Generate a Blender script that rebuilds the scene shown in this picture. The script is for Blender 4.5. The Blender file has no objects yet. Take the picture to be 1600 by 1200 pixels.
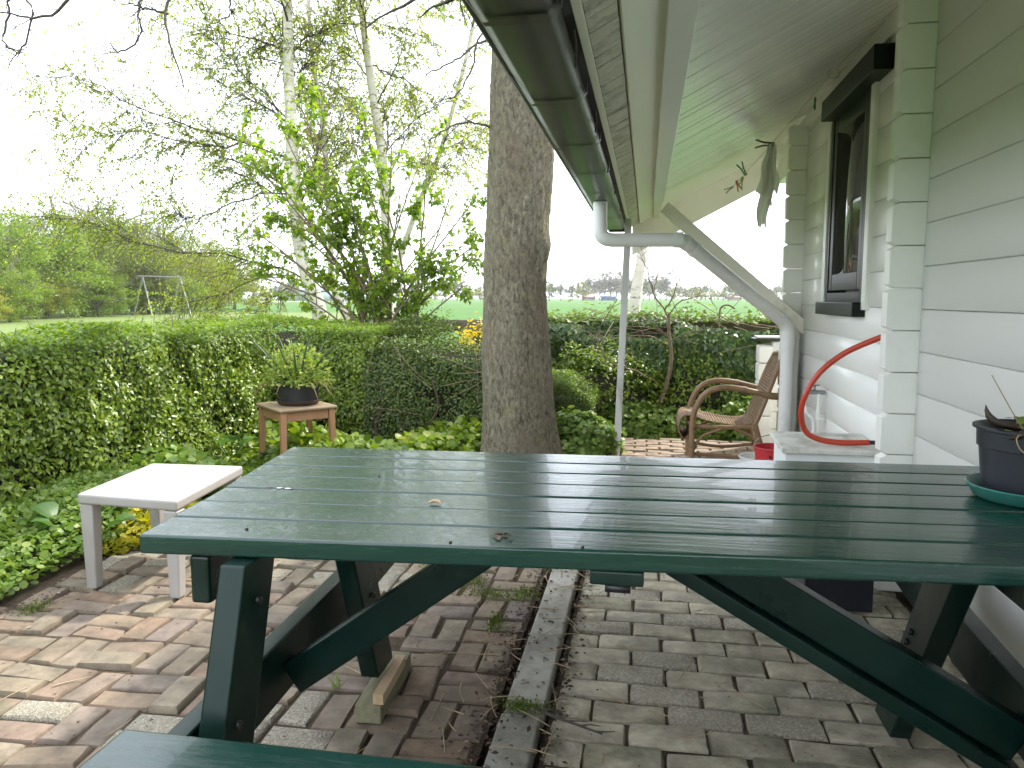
import bpy, bmesh, math, random
import numpy as np
from mathutils import Vector, Matrix

scene = bpy.context.scene
COL = scene.collection
R = math.radians
rng = np.random.default_rng(7)
random.seed(7)

# ---------------------------------------------------------------- camera, sky, sun, exposure
cam_data = bpy.data.cameras.new('camera')
cam = bpy.data.objects.new('camera', cam_data)
COL.objects.link(cam)
cam.location = (0, 0, 1.24)
cam.rotation_euler = (R(90) - 0.11102, 0, 0.17192)
cam_data.sensor_width = 36.0
cam_data.lens = 27.05
cam_data.clip_start = 0.05
cam_data.clip_end = 6000
scene.camera = cam

SUN_EL, SUN_AZ = 49.0, 45.0          # azimuth measured from +Y towards +X
SUN_STRENGTH = 2.0
world = bpy.data.worlds.new('World')
scene.world = world
world.use_nodes = True
wn = world.node_tree
sky_tex = wn.nodes.new('ShaderNodeTexSky')
sky_tex.sky_type = 'NISHITA'
sky_tex.sun_disc = False
sky_tex.sun_elevation = R(SUN_EL)
sky_tex.sun_rotation = R(SUN_AZ)
sky_tex.air_density = 1.0
sky_tex.dust_density = 3.0
sky_tex.ozone_density = 1.2
veil = wn.nodes.new('ShaderNodeMix'); veil.data_type = 'RGBA'   # thin milky overcast over the whole sky
veil.inputs[0].default_value = 0.82
wn.links.new(sky_tex.outputs[0], veil.inputs[6])
veil.inputs[7].default_value = (6.75, 7.1, 7.7, 1)
bg = wn.nodes['Background']
bg.inputs[1].default_value = 0.148
wn.links.new(veil.outputs[2], bg.inputs[0])

sun_data = bpy.data.lights.new('sun', 'SUN')
sun_data.energy = SUN_STRENGTH
sun_data.angle = R(2.0)
sun_data.color = (1.0, 0.94, 0.84)
sun = bpy.data.objects.new('sun', sun_data)
COL.objects.link(sun)
sd = Vector((math.sin(R(SUN_AZ)) * math.cos(R(SUN_EL)), math.cos(R(SUN_AZ)) * math.cos(R(SUN_EL)), math.sin(R(SUN_EL))))
sun.rotation_euler = sd.to_track_quat('Z', 'Y').to_euler()
sun.location = (20, 20, 40)

scene.view_settings.view_transform = 'Standard'
scene.view_settings.look = 'None'
scene.view_settings.exposure = 1.74
scene.view_settings.gamma = 1.0
scene.view_settings.use_curve_mapping = False
scene.render.engine = 'CYCLES'
scene.cycles.max_bounces = 9
scene.cycles.diffuse_bounces = 6
scene.cycles.glossy_bounces = 3
scene.cycles.transmission_bounces = 5
scene.cycles.transparent_max_bounces = 9
scene.cycles.use_denoising = True
scene.cycles.caustics_reflective = False
scene.cycles.caustics_refractive = False
scene.cycles.sample_clamp_indirect = 6.0

# ---------------------------------------------------------------- object helpers
ORG = {}

def thing(name, label, cat, loc=(0, 0, 0), group=None):
    o = bpy.data.objects.new(name, None)
    o.empty_display_size = 0.1
    COL.objects.link(o)
    o.location = loc
    ORG[o.name] = np.array(loc, float)
    tag(o, label, cat, group)
    return o

def tag(o, label=None, cat=None, group=None, kind=None):
    if label: o['label'] = label
    if cat: o['category'] = cat
    if group: o['group'] = group
    if kind: o['kind'] = kind
    return o

def copy_tree(o, parent=None):
    c = o.copy()
    COL.objects.link(c)
    if parent: c.parent = parent
    for ch in list(o.children):
        copy_tree(ch, c)
    return c

class Geo:
    """collects faces with numpy; build() links them as ONE mesh object"""
    def __init__(s):
        s.v = []; s.f4 = []; s.f3 = []; s.n = 0
    def add(s, v, f4=None, f3=None):
        v = np.asarray(v, float).reshape(-1, 3)
        if f4 is not None and len(f4): s.f4.append(np.asarray(f4, int).reshape(-1, 4) + s.n)
        if f3 is not None and len(f3): s.f3.append(np.asarray(f3, int).reshape(-1, 3) + s.n)
        s.v.append(v); s.n += len(v)
        return s
    def box(s, c, size, rot=None, taper=None):
        x, y, z = [k / 2 for k in size]
        v = np.array([(-x,-y,-z),(x,-y,-z),(x,y,-z),(-x,y,-z),(-x,-y,z),(x,-y,z),(x,y,z),(-x,y,z)], float)
        if taper: v[4:, :2] *= taper
        if rot is not None: v = v @ np.array(rot).T
        return s.add(v + np.array(c), [(0,3,2,1),(4,5,6,7),(0,1,5,4),(1,2,6,5),(2,3,7,6),(3,0,4,7)])
    def hexa(s, v8):
        return s.add(v8, [(0,3,2,1),(4,5,6,7),(0,1,5,4),(1,2,6,5),(2,3,7,6),(3,0,4,7)])
    def beam(s, a, b, w, h, up=(0, 0, 1), cut=None):
        """a bar from a to b; w across, h along 'up'"""
        a = np.array(a, float); b = np.array(b, float)
        d = b - a; L = np.linalg.norm(d); d /= L
        u = np.array(up, float); u = u - d * (u @ d); u /= np.linalg.norm(u)
        x = np.cross(d, u)
        rot = np.stack([x, d, u], 1)
        return s.box((a + b) / 2, (w, L, h), rot)
    def tube(s, P, r, n=8, cap=True, flat=1.0):
        P = np.asarray(P, float); m = len(P)
        r = np.broadcast_to(np.asarray(r, float), (m,))
        T = np.gradient(P, axis=0); T /= np.linalg.norm(T, axis=1)[:, None] + 1e-12
        ref = np.array([0, 0, 1.0]) if abs(T[0, 2]) < 0.9 else np.array([1.0, 0, 0])
        U = np.empty_like(P); u = ref
        for i in range(m):
            u = u - T[i] * (u @ T[i]); u /= np.linalg.norm(u) + 1e-12; U[i] = u
        V = np.cross(T, U)
        a = np.arange(n) * 2 * math.pi / n
        v = P[:, None] + r[:, None, None] * (np.cos(a)[None, :, None] * U[:, None] * flat + np.sin(a)[None, :, None] * V[:, None])
        i = np.arange(m - 1)[:, None] * n; k = np.arange(n)[None]
        f = np.stack([i + k, i + (k + 1) % n, i + n + (k + 1) % n, i + n + k], -1).reshape(-1, 4)
        v = v.reshape(-1, 3)
        if cap:
            v = np.concatenate([v, P[:1], P[-1:]])
            c0, c1 = m * n, m * n + 1
            kk = np.arange(n)
            f3 = np.concatenate([np.stack([np.full(n, c0), (kk + 1) % n, kk], 1),
                                 np.stack([np.full(n, c1), (m - 1) * n + kk, (m - 1) * n + (kk + 1) % n], 1)])
            return s.add(v, f, f3)
        return s.add(v, f)
    def tubes(s, P, Rr, n=4):
        """batch of thin tubes: P [B,N,3], R [B,N]"""
        B, N = P.shape[:2]
        T = np.gradient(P, axis=1); T /= np.linalg.norm(T, axis=2)[..., None] + 1e-12
        ref = np.where(np.abs(T[:, :1, 2:]) < 0.8, np.array([0, 0, 1.0]), np.array([1.0, 0, 0]))
        ref = np.broadcast_to(ref, T.shape)
        U = ref - T * np.sum(ref * T, 2, keepdims=True); U /= np.linalg.norm(U, axis=2)[..., None] + 1e-9
        V = np.cross(T, U)
        a = np.arange(n) * 2 * math.pi / n
        v = P[:, :, None] + Rr[:, :, None, None] * (np.cos(a)[None, None, :, None] * U[:, :, None] + np.sin(a)[None, None, :, None] * V[:, :, None])
        b = np.arange(B)[:, None, None] * (N * n); i = np.arange(N - 1)[None, :, None] * n; k = np.arange(n)[None, None]
        f = np.stack([b + i + k, b + i + (k + 1) % n, b + i + n + (k + 1) % n, b + i + n + k], -1).reshape(-1, 4)
        return s.add(v.reshape(-1, 3), f)
    def lathe(s, prof, n=24, c=(0, 0, 0)):
        """prof: list of (r, z) from outside bottom on; open profile"""
        prof = np.array(prof, float); m = len(prof)
        a = np.arange(n) * 2 * math.pi / n
        v = np.stack([prof[:, :1] * np.cos(a), prof[:, :1] * np.sin(a), np.repeat(prof[:, 1:], n, 1)], -1).reshape(-1, 3)
        i = np.arange(m - 1)[:, None] * n; k = np.arange(n)[None]
        f = np.stack([i + k, i + (k + 1) % n, i + n + (k + 1) % n, i + n + k], -1).reshape(-1, 4)
        return s.add(v + np.array(c), f)
    def extrude(s, prof, y0, y1, axis='y'):
        """closed (a,b) profile swept along an axis; profile counter-clockwise, capped with a fan"""
        p = np.array(prof, float); m = len(p)
        def put(t):
            if axis == 'y': return np.stack([p[:, 0], np.full(m, t), p[:, 1]], 1)
            if axis == 'x': return np.stack([np.full(m, t), p[:, 0], p[:, 1]], 1)
            return np.stack([p[:, 0], p[:, 1], np.full(m, t)], 1)
        v = np.concatenate([put(y0), put(y1), [put(y0).mean(0)], [put(y1).mean(0)]])
        k = np.arange(m); k2 = (k + 1) % m
        f = np.stack([k, k2, m + k2, m + k], 1)
        f3 = np.concatenate([np.stack([np.full(m, 2 * m), k2, k], 1), np.stack([np.full(m, 2 * m + 1), m + k, m + k2], 1)])
        return s.add(v, f, f3)
    def mesh(s, name, smooth=None, org=None):
        v = np.concatenate(s.v) if s.v else np.zeros((0, 3))
        if org is not None: v = v - org
        f4 = np.concatenate(s.f4) if s.f4 else np.zeros((0, 4), int)
        f3 = np.concatenate(s.f3) if s.f3 else np.zeros((0, 3), int)
        me = bpy.data.meshes.new(name)
        me.vertices.add(len(v)); me.vertices.foreach_set('co', v.astype(np.float32).ravel())
        loops = np.concatenate([f4.ravel(), f3.ravel()]).astype(np.int32)
        me.loops.add(len(loops)); me.loops.foreach_set('vertex_index', loops)
        nf = len(f4) + len(f3)
        me.polygons.add(nf)
        st = np.concatenate([np.arange(len(f4)) * 4, len(f4) * 4 + np.arange(len(f3)) * 3]).astype(np.int32)
        me.polygons.foreach_set('loop_start', st)
        me.update(calc_edges=True)
        if smooth is not None:
            me.polygons.foreach_set('use_smooth', np.ones(nf, bool))
            if smooth < 179: me.set_sharp_from_angle(angle=R(smooth))
        return me
    def build(s, name, mat, parent=None, smooth=None, bevel=0, seg=2, kind=None):
        org = ORG.get(parent.name) if parent is not None else None
        me = s.mesh(name, None if bevel else smooth, org)
        if bevel:
            bm = bmesh.new(); bm.from_mesh(me)
            bmesh.ops.recalc_face_normals(bm, faces=bm.faces)
            ed = [e for e in bm.edges if len(e.link_faces) == 2 and e.calc_face_angle(0) > R(25)]
            bmesh.ops.bevel(bm, geom=ed, offset=bevel, segments=seg, affect='EDGES', profile=0.6, clamp_overlap=True)
            bm.to_mesh(me); bm.free()
            me.polygons.foreach_set('use_smooth', np.ones(len(me.polygons), bool))
            me.update()
            # face-weighted normals keep the broad faces flat and the worn edges soft
            nv = np.zeros((len(me.vertices), 3)); fn = np.array([p.normal for p in me.polygons]); ar = np.array([p.area for p in me.polygons])
            for p_, n_, a_ in zip(me.polygons, fn, ar):
                nv[list(p_.vertices)] += n_ * a_
            me.normals_split_custom_set_from_vertices(norm(nv).tolist())
        me.materials.append(mat)
        o = bpy.data.objects.new(name, me)
        COL.objects.link(o)
        if parent is not None:
            o.parent = parent
        ORG[o.name] = org if org is not None else np.zeros(3)
        if kind: o['kind'] = kind
        return o

def one(name, geo, mat, label, cat, loc, group=None, **kw):
    """a thing that is one mesh, with its origin at loc"""
    o = geo.build(name, mat, None, **kw)
    o.data.transform(Matrix.Translation(-Vector(loc)))
    o.location = loc
    return tag(o, label, cat, group)

def spline(pts, n):
    p = np.array(pts, float)
    t = np.linspace(0, len(p) - 1, n)
    i = np.clip(t.astype(int), 0, len(p) - 2); u = (t - i)[:, None]
    g = lambda k: p[np.clip(k, 0, len(p) - 1)]
    a, b, c, d = g(i - 1), p[i], p[i + 1], g(i + 2)
    a = np.where((i == 0)[:, None], 2 * b - c, a)
    d = np.where((i + 2 > len(p) - 1)[:, None], 2 * c - b, d)
    return 0.5 * (2 * b + (c - a) * u + (2 * a - 5 * b + 4 * c - d) * u**2 + (3 * b - a - 3 * c + d) * u**3)

def norm(v):
    return v / (np.linalg.norm(v, axis=-1, keepdims=True) + 1e-9)

LEAF8 = (np.array([(0,0,0),(.3,.30,.05),(.62,.30,.03),(1,0,-.12),(.62,-.30,.03),(.3,-.30,.05),(.32,0,-.02),(.66,0,-.03)]),
         [(0,6,1,1),(0,5,6,6)], )
def leaf_scatter(geo, pos, d, nrm, size, width=1.0, kind='mid', curl=1.0):
    """leaf-sized faces: d = direction of the midrib, nrm = face normal"""
    d = norm(d); y = norm(np.cross(nrm, d)); z = np.cross(d, y)
    if kind == 'small':
        T = np.array([(0,0,0),(.45,.30,.07),(1,0,-.05),(.45,-.30,.07)]); F3 = [(0,2,1),(0,3,2)]; F4 = []
    elif kind == 'mid':
        T = np.array([(0,0,0),(.40,.31,.08),(1,0,-.08),(.40,-.31,.08),(.5,0,-.01)]); F3 = [(0,4,1),(4,2,1),(0,3,4),(4,3,2)]; F4 = []
    elif kind == 'heart':
        T = np.array([(0.08,0,0),(-.04,.24,.05),(.22,.42,.09),(.6,.28,.05),(1.05,0,-.10),(.6,-.28,.05),(.22,-.42,.09),(-.04,-.24,.05),(.4,0,-.03)])
        F3 = [(0,8,2),(0,2,1),(8,3,2),(8,4,3),(0,6,8),(0,7,6),(8,6,5),(8,5,4)]; F4 = []
    elif kind == 'ivy':
        T = np.array([(0,0,0),(-.1,.30,.03),(.25,.48,.0),(.42,.22,.06),(1,0,-.12),(.42,-.22,.06),(.25,-.48,.0),(-.1,-.30,.03),(.3,0,0)])
        F3 = [(0,8,1),(8,2,1),(8,3,2),(8,4,3),(0,7,8),(8,7,6),(8,6,5),(8,5,4)]; F4 = []
    elif kind == 'strap':
        T = np.array([(0,.07,0),(0,-.07,0),(.35,.06,.03),(.35,-.06,.03),(.7,.045,-.02),(.7,-.045,-.02),(1,0,-.16)])
        F4 = [(0,1,3,2),(2,3,5,4)]; F3 = [(4,5,6)]
    elif kind == 'round':
        a = np.arange(7) * 2 * math.pi / 7
        T = np.concatenate([[(0.45,0,-.05)], np.stack([.45 + .5 * np.cos(a), .5 * np.sin(a), .04 * np.ones(7)], 1)])
        F3 = [(0, 1 + k, 1 + (k + 1) % 7) for k in range(7)]; F4 = []
    T = T * np.array([1, width, curl])
    s = np.broadcast_to(np.asarray(size, float), (len(pos),))[:, None, None]
    v = pos[:, None] + s * (T[None, :, :1] * d[:, None] + T[None, :, 1:2] * y[:, None] + T[None, :, 2:] * z[:, None])
    off = (np.arange(len(pos)) * len(T))[:, None, None]
    f3 = (np.array(F3)[None] + off).reshape(-1, 3) if F3 else None
    f4 = (np.array(F4)[None] + off).reshape(-1, 4) if F4 else None
    geo.add(v.reshape(-1, 3), f4, f3)

# ---------------------------------------------------------------- materials
class NT:
    def __init__(s, name):
        s.m = bpy.data.materials.new(name); s.m.use_nodes = True
        s.t = s.m.node_tree; s.n = s.t.nodes; s.b = s.n['Principled BSDF']
        s.out = s.n['Material Output']
    def node(s, kind, **kw):
        nd = s.n.new('ShaderNode' + kind)
        for k, v in kw.items(): setattr(nd, k, v)
        return nd
    def link(s, a, b): s.t.links.new(a, b)
    def coords(s, scale=(1, 1, 1), rnd=True):
        tc = s.node('TexCoord'); mp = s.node('Mapping')
        mp.inputs['Scale'].default_value = scale
        if rnd:
            oi = s.node('ObjectInfo'); mu = s.node('MATH' if False else 'Math', operation='MULTIPLY'); mu.inputs[1].default_value = 43.0
            s.link(oi.outputs['Random'], mu.inputs[0])
            ad = s.node('VectorMath', operation='ADD')
            s.link(tc.outputs['Object'], ad.inputs[0]); s.link(mu.outputs[0], ad.inputs[1])
            s.link(ad.outputs[0], mp.inputs['Vector'])
        else:
            s.link(tc.outputs['Object'], mp.inputs['Vector'])
        return mp.outputs[0]
    def noise(s, vec, scale, detail=4, rough=.55, dist=0):
        nd = s.node('TexNoise'); nd.inputs['Scale'].default_value = scale; nd.inputs['Detail'].default_value = detail
        nd.inputs['Roughness'].default_value = rough; nd.inputs['Distortion'].default_value = dist
        s.link(vec, nd.inputs['Vector']); return nd.outputs['Fac']
    def ramp(s, fac, stops):
        nd = s.node('ValToRGB'); el = nd.color_ramp.elements
        while len(el) < len(stops): el.new(0.5)
        for e, (p, c) in zip(el, stops):
            e.position = p; e.color = (c if len(c) == 4 else (*c, 1)) if hasattr(c, '__len__') else (c, c, c, 1)
        s.link(fac, nd.inputs[0]); return nd.outputs[0]
    def mix(s, fac, a, b, mode='MIX'):
        nd = s.node('Mix', data_type='RGBA', blend_type=mode)
        for sock, val in ((nd.inputs[0], fac), (nd.inputs[6], a), (nd.inputs[7], b)):
            if hasattr(val, 'links') or hasattr(val, 'is_output'): s.link(val, sock)
            elif hasattr(val, '__len__'): sock.default_value = (*val, 1) if len(val) == 3 else val
            else: sock.default_value = val
        return nd.outputs[2]
    def bump(s, h, strength, dist=.01, prev=None):
        nd = s.node('Bump'); nd.inputs['Strength'].default_value = strength; nd.inputs['Distance'].default_value = dist
        s.link(h, nd.inputs['Height'])
        if prev is not None: s.link(prev, nd.inputs['Normal'])
        return nd.outputs[0]
    def set(s, col=None, rough=None, normal=None, spec=None, coat=None, metal=None):
        b = s.b
        for key, v in (('Base Color', col), ('Roughness', rough), ('Normal', normal), ('Specular IOR Level', spec), ('Coat Weight', coat), ('Metallic', metal)):
            if v is None: continue
            if hasattr(v, 'is_output'): s.link(v, b.inputs[key])
            elif hasattr(v, '__len__'): b.inputs[key].default_value = (*v, 1)
            else: b.inputs[key].default_value = v
        return s.m

def surf(name, c1, c2=None, scale=6, rough=.5, stretch=(1, 1, 1), bump=0, bscale=40, bdist=.004, stain=None, stain_scale=2.5, stain_amt=(.55, .75), fine=0.0, rvar=0, spec=.5, coat=None, tone=0.0):
    """general weathered surface: two tones, optional stain, fine grain bump, tone differs from piece to piece"""
    t = NT(name); v = t.coords(stretch)
    c2 = c2 or tuple(k * .8 for k in c1)
    col = t.mix(t.ramp(t.noise(v, scale), [(.35, 0), (.65, 1)]), c1, c2)
    if tone:
        oi = t.node('ObjectInfo'); mr = t.node('MapRange'); mr.inputs[3].default_value = 1 - tone; mr.inputs[4].default_value = 1 + tone
        t.link(oi.outputs['Random'], mr.inputs[0])
        vm = t.node('VectorMath', operation='SCALE'); t.link(col, vm.inputs[0]); t.link(mr.outputs[0], vm.inputs['Scale']); col = vm.outputs[0]
    if stain:
        col = t.mix(t.ramp(t.noise(v, stain_scale, 6, .65), [(stain_amt[0], 0), (stain_amt[1], 1)]), col, stain)
    nrm = None
    if bump: nrm = t.bump(t.noise(v, bscale, 5, .6), bump, bdist)
    rg = rough
    if rvar:
        rg = t.ramp(t.noise(v, scale * 2, 4), [(.3, max(.02, rough - rvar)), (.7, min(1, rough + rvar))])
    return t.set(col, rg, nrm, spec, coat)

def leafmat(name, stops, trans=.35, rough=.45, spec=.4):
    t = NT(name)
    g = t.node('NewGeometry')
    col = t.ramp(g.outputs['Random Per Island'], stops)
    t.set(col, rough, None, spec)
    tr = t.node('BsdfTranslucent')
    bright = t.node('HueSaturation'); bright.inputs['Value'].default_value = 1.7; bright.inputs['Saturation'].default_value = 1.1
    t.link(col, bright.inputs['Color']); t.link(bright.outputs[0], tr.inputs['Color'])
    mx = t.node('MixShader'); mx.inputs[0].default_value = trans
    t.link(t.b.outputs[0], mx.inputs[1]); t.link(tr.outputs[0], mx.inputs[2])
    t.link(mx.outputs[0], t.out.inputs['Surface'])
    return t.m

M = {}
M['wall'] = surf('white_log_paint', (.87,.875,.845), (.84,.845,.81), 3, .30, (1,.12,1), .08, 14, .0012, None)
M['wall_end'] = surf('white_log_end_paint', (.85,.855,.81), (.81,.815,.77), 5, .38, (1,1,1), .25, 45, .0015, (.68,.66,.57), 4, (.55,1.0))
M['soffit'] = surf('white_soffit_paint', (.86,.855,.80), (.82,.815,.75), 2, .20, (.3,1,.3), .12, 30, .001, (.55,.53,.42), 1.5, (.6,1.0), tone=.03)
M['soffit_dirty'] = surf('mildewed_soffit_paint', (.60,.58,.48), (.45,.43,.34), 9, .45, (1,1,1), .25, 60, .002, (.13,.115,.08), 10, (.5,.72))
M['plank_white'] = surf('white_plank_paint', (.84,.825,.72), (.79,.775,.66), 3, .35, (1,.2,1), .15, 40, .001, (.33,.31,.2), 2.0, (.62,.85))
M['purlin'] = surf('white_purlin_paint', (.84,.855,.86), (.80,.815,.815), 3, .32, (1,.2,1), .2, 40, .001)
M['pipe'] = surf('pale_grey_plastic_pipe', (.80,.815,.80), (.75,.765,.74), 4, .38, stain=(.45,.46,.38), stain_scale=3, stain_amt=(.6,.85))
M['gutter'] = surf('dark_green_gutter_plastic', (.034,.041,.038), (.026,.032,.029), 5, .34, stain=(.07,.085,.04), stain_scale=9, stain_amt=(.6,.78), spec=.5)
M['black'] = surf('black_plastic', (.012,.012,.012), (.02,.02,.02), 8, .35)
M['fascia'] = surf('mossy_dark_fascia', (.035,.034,.025), (.02,.02,.016), 6, .7, bump=.3)
M['win_dark'] = surf('black_window_paint', (.006,.008,.007), (.004,.006,.005), 6, .38, spec=.22)
M['curtain'] = surf('grey_curtain', (.38,.37,.35), (.3,.3,.28), 4, .8)
M['roof'] = surf('roof_tile', (.09,.07,.06), (.06,.05,.045), 3, .8)

def brick_mat(name, tones, speck=0, moss=(.06, .085, .03), mossamt=(.60, .80), rough=.82):
    t = NT(name); v = t.coords()
    oi = t.node('ObjectInfo')
    n = len(tones)
    base = t.ramp(oi.outputs['Random'], [(i / (n - 1) if n > 1 else 0, c) for i, c in enumerate(tones)])
    var = t.ramp(t.noise(v, 14, 5, .65), [(.28, .55), (.5, .95), (.72, 1.22)])
    col = t.mix(1.0, base, var, 'MULTIPLY')
    dirt = t.ramp(t.noise(v, 5, 5, .6), [(.42, 0), (.70, .6)])
    col = t.mix(dirt, col, (.085, .075, .055))
    col = t.mix(t.ramp(t.noise(v, 4.2, 6, .7), [(mossamt[0], 0), (mossamt[1], .75)]), col, moss)
    h = t.noise(v, 55, 6, .7)
    if speck:
        vo = t.node('TexVoronoi'); vo.inputs['Scale'].default_value = 210; t.link(v, vo.inputs['Vector'])
        pebble = t.ramp(vo.outputs['Color'], [(.3, (.23,.205,.15)), (.6, (.34,.305,.235)), (.85, (.45,.415,.335)), (1, (.66,.62,.53))])
        col = t.mix(.62, col, pebble)
        h = vo.outputs['Distance']
        nrm = t.bump(h, .7, .004)
    else:
        nrm = t.bump(h, .55, .005)
    return t.set(col, rough, nrm, .3)

M['brick_red'] = brick_mat('weathered_mixed_brick', [(.215,.155,.115),(.24,.195,.135),(.20,.16,.135),(.25,.175,.12),(.22,.185,.13),(.22,.17,.13),(.235,.20,.14)], mossamt=(.62,.84))
M['brick_speck'] = brick_mat('exposed_pebble_paver', [(.40,.355,.27),(.36,.325,.25)], 1, mossamt=(.6,.8))
M['brick_pebble'] = brick_mat('brown_pebble_paver', [(.20,.18,.14),(.18,.165,.13)], 1, mossamt=(.6,.8))
M['brick_grey'] = brick_mat('grey_green_brick', [(.45,.395,.295),(.41,.365,.275),(.45,.40,.30),(.42,.37,.27),(.45,.41,.315)], mossamt=(.5,.75))
M['brick_tan'] = brick_mat('pale_tan_brick', [(.34,.25,.19),(.31,.235,.175),(.36,.27,.20),(.325,.26,.205)], mossamt=(.66,.86))

def soil_mat(name, a, b, moss=None, mamt=(.5,.62)):
    t = NT(name); v = t.coords(rnd=False)
    col = t.mix(t.ramp(t.noise(v, 30, 6, .7), [(.3, 0), (.7, 1)]), a, b)
    if moss: col = t.mix(t.ramp(t.noise(v, 3.1, 5, .6), [(mamt[0], 0), (mamt[1], 1)]), col, moss)
    return t.set(col, .95, t.bump(t.noise(v, 90, 5, .7), .9, .01), .15)
M['joint'] = soil_mat('joint_sand_and_soil', (.05,.038,.027), (.11,.082,.055), (.07,.085,.025), (.62,.85))
M['soil'] = soil_mat('garden_soil', (.045,.034,.024), (.085,.062,.042))
M['curb'] = surf('weathered_concrete', (.40,.385,.33), (.31,.295,.25), 7, .85, bump=.5, bscale=110, bdist=.003, stain=(.12,.11,.075), stain_scale=5, stain_amt=(.42,.72))
M['block'] = surf('pale_concrete_block', (.42,.43,.45), (.36,.37,.38), 7, .85, bump=.4, bscale=90, bdist=.003)

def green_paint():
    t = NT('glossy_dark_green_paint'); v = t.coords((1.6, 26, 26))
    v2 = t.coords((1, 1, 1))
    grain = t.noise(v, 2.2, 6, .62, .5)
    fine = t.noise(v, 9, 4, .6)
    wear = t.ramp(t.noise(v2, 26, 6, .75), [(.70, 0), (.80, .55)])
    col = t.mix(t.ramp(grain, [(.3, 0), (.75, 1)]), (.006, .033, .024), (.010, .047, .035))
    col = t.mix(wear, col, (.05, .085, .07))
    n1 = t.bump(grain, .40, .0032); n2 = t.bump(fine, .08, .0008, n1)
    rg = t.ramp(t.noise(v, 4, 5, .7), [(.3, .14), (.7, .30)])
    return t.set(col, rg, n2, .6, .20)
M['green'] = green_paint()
M['green_smooth_shaded'] = surf('smooth_green_paint_shaded', (.0018,.0125,.009), (.0035,.020,.0145), 5, .32, (1,1,1), .12, 50, .001, (.03,.05,.042), 12, (.62,.85), rvar=.06, spec=.3)  # the table's green, darkened so its colour carries the shade under the top
M['green_dull_shaded'] = surf('dull_green_paint_shaded', (.002,.012,.009), (.004,.020,.014), 5, .36, (1,1,1), .25, 40, .002, (.03,.045,.038), 7, (.6,.8), rvar=.1)  # batten copy of the same green, underside shade put into the base colour
M['bare_wood'] = surf('raw_pine_lath', (.50,.36,.22), (.42,.29,.165), 5, .7, (12,1,12), .2, 20, .001)
M['grey_wood'] = surf('mossy_grey_wood_block', (.22,.20,.125), (.15,.15,.08), 6, .8, (8,1,8), .4, 20, .002)
M['stool'] = surf('orange_brown_stool_wood', (.40,.22,.115), (.32,.165,.08), 4, .5, (6,6,.6), .2, 20, .001)
M['stool_top'] = surf('worn_stool_top_wood', (.36,.27,.17), (.28,.20,.12), 4, .6, (1,8,1), .25, 20, .001)
M['white_plastic'] = surf('dirty_white_plastic', (.38,.365,.345), (.33,.31,.28), 5, .42, stain=(.42,.37,.29), stain_scale=3.5, stain_amt=(.55,.85))
M['pot_dark'] = surf('dark_navy_pot_plastic', (.010,.012,.018), (.015,.017,.024), 8, .42, stain=(.06,.06,.065), stain_scale=10, stain_amt=(.62,.85))
M['pot_grey'] = surf('charcoal_pot', (.022,.023,.026), (.03,.03,.033), 8, .5)
M['saucer_brown'] = surf('brown_saucer', (.055,.036,.03), (.04,.028,.024), 8, .5)
M['saucer_teal'] = surf('teal_green_saucer_plastic', (.025,.185,.145), (.035,.15,.125), 5, .38, stain=(.10,.22,.18), stain_scale=7, stain_amt=(.55,.8))
M['red_plastic'] = surf('red_plastic', (.52,.035,.045), (.45,.03,.04), 5, .4)
M['hose'] = surf('red_orange_hose_rubber', (.52,.055,.022), (.46,.045,.018), 8, .34)
M['enamel'] = surf('white_enamel', (.72,.72,.70), (.66,.66,.64), 5, .3)
M['metal'] = surf('dull_steel', (.35,.36,.36), (.25,.26,.26), 15, .35); M['metal'].node_tree.nodes['Principled BSDF'].inputs['Metallic'].default_value = .85
M['navy'] = surf('navy_plastic_crate', (.005,.007,.014), (.007,.009,.018), 6, .4)
M['chest'] = surf('white_painted_chest', (.80,.82,.82), (.74,.76,.75), 4, .5, stain=(.5,.5,.44), stain_scale=4, stain_amt=(.58,.82))
M['chest_top'] = surf('grimy_white_chest_lid', (.68,.68,.63), (.58,.58,.52), 9, .6, bump=.3, stain=(.24,.24,.18), stain_scale=9, stain_amt=(.5,.8))
M['rattan'] = surf('honey_rattan_cane', (.27,.17,.085), (.20,.12,.06), 9, .45, stain=(.14,.08,.04), stain_scale=8, stain_amt=(.58,.8))
M['weave'] = surf('woven_rattan_strips', (.26,.17,.09), (.19,.12,.06), 30, .6, stain=(.13,.085,.05), stain_scale=7, stain_amt=(.55,.8))
M['rag'] = leafmat('thin_grey_cloth', [(0,(.74,.74,.70)),(1,(.78,.78,.74))], .15, .9, .1)
M['cord'] = surf('white_cord', (.6,.6,.55), (.5,.5,.45), 9, .7)
M['peg_green'] = surf('green_peg_plastic', (.01,.16,.07), (.01,.13,.06), 9, .4)
M['peg_red'] = surf('red_peg_plastic', (.42,.07,.04), (.36,.06,.03), 9, .4)
M['peg_yellow'] = surf('yellow_green_peg_plastic', (.36,.42,.05), (.3,.36,.04), 9, .4)
M['peg_wood'] = surf('weathered_wood_peg', (.20,.15,.10), (.14,.1,.07), 9, .7)
M['post'] = surf('grey_white_post_paint', (.55,.55,.52), (.45,.45,.41), 5, .6, (4,4,.6), .2, 30, .002, (.20,.22,.10), 2.5, (.55,.8))
M['rail'] = surf('weathered_brown_fence_rail', (.21,.165,.11), (.15,.125,.085), 4, .85, (.5,6,6), .4, 15, .003, (.10,.12,.05), 4, (.55,.8))
M['twig'] = surf('dark_twig_bark', (.085,.07,.056), (.06,.05,.04), 30, .85)
M['birch_twig'] = surf('brown_birch_twig', (.085,.065,.05), (.06,.046,.036), 30, .8)
M['grey_twig'] = surf('grey_brown_twig', (.20,.175,.14), (.15,.13,.10), 30, .85)
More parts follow.
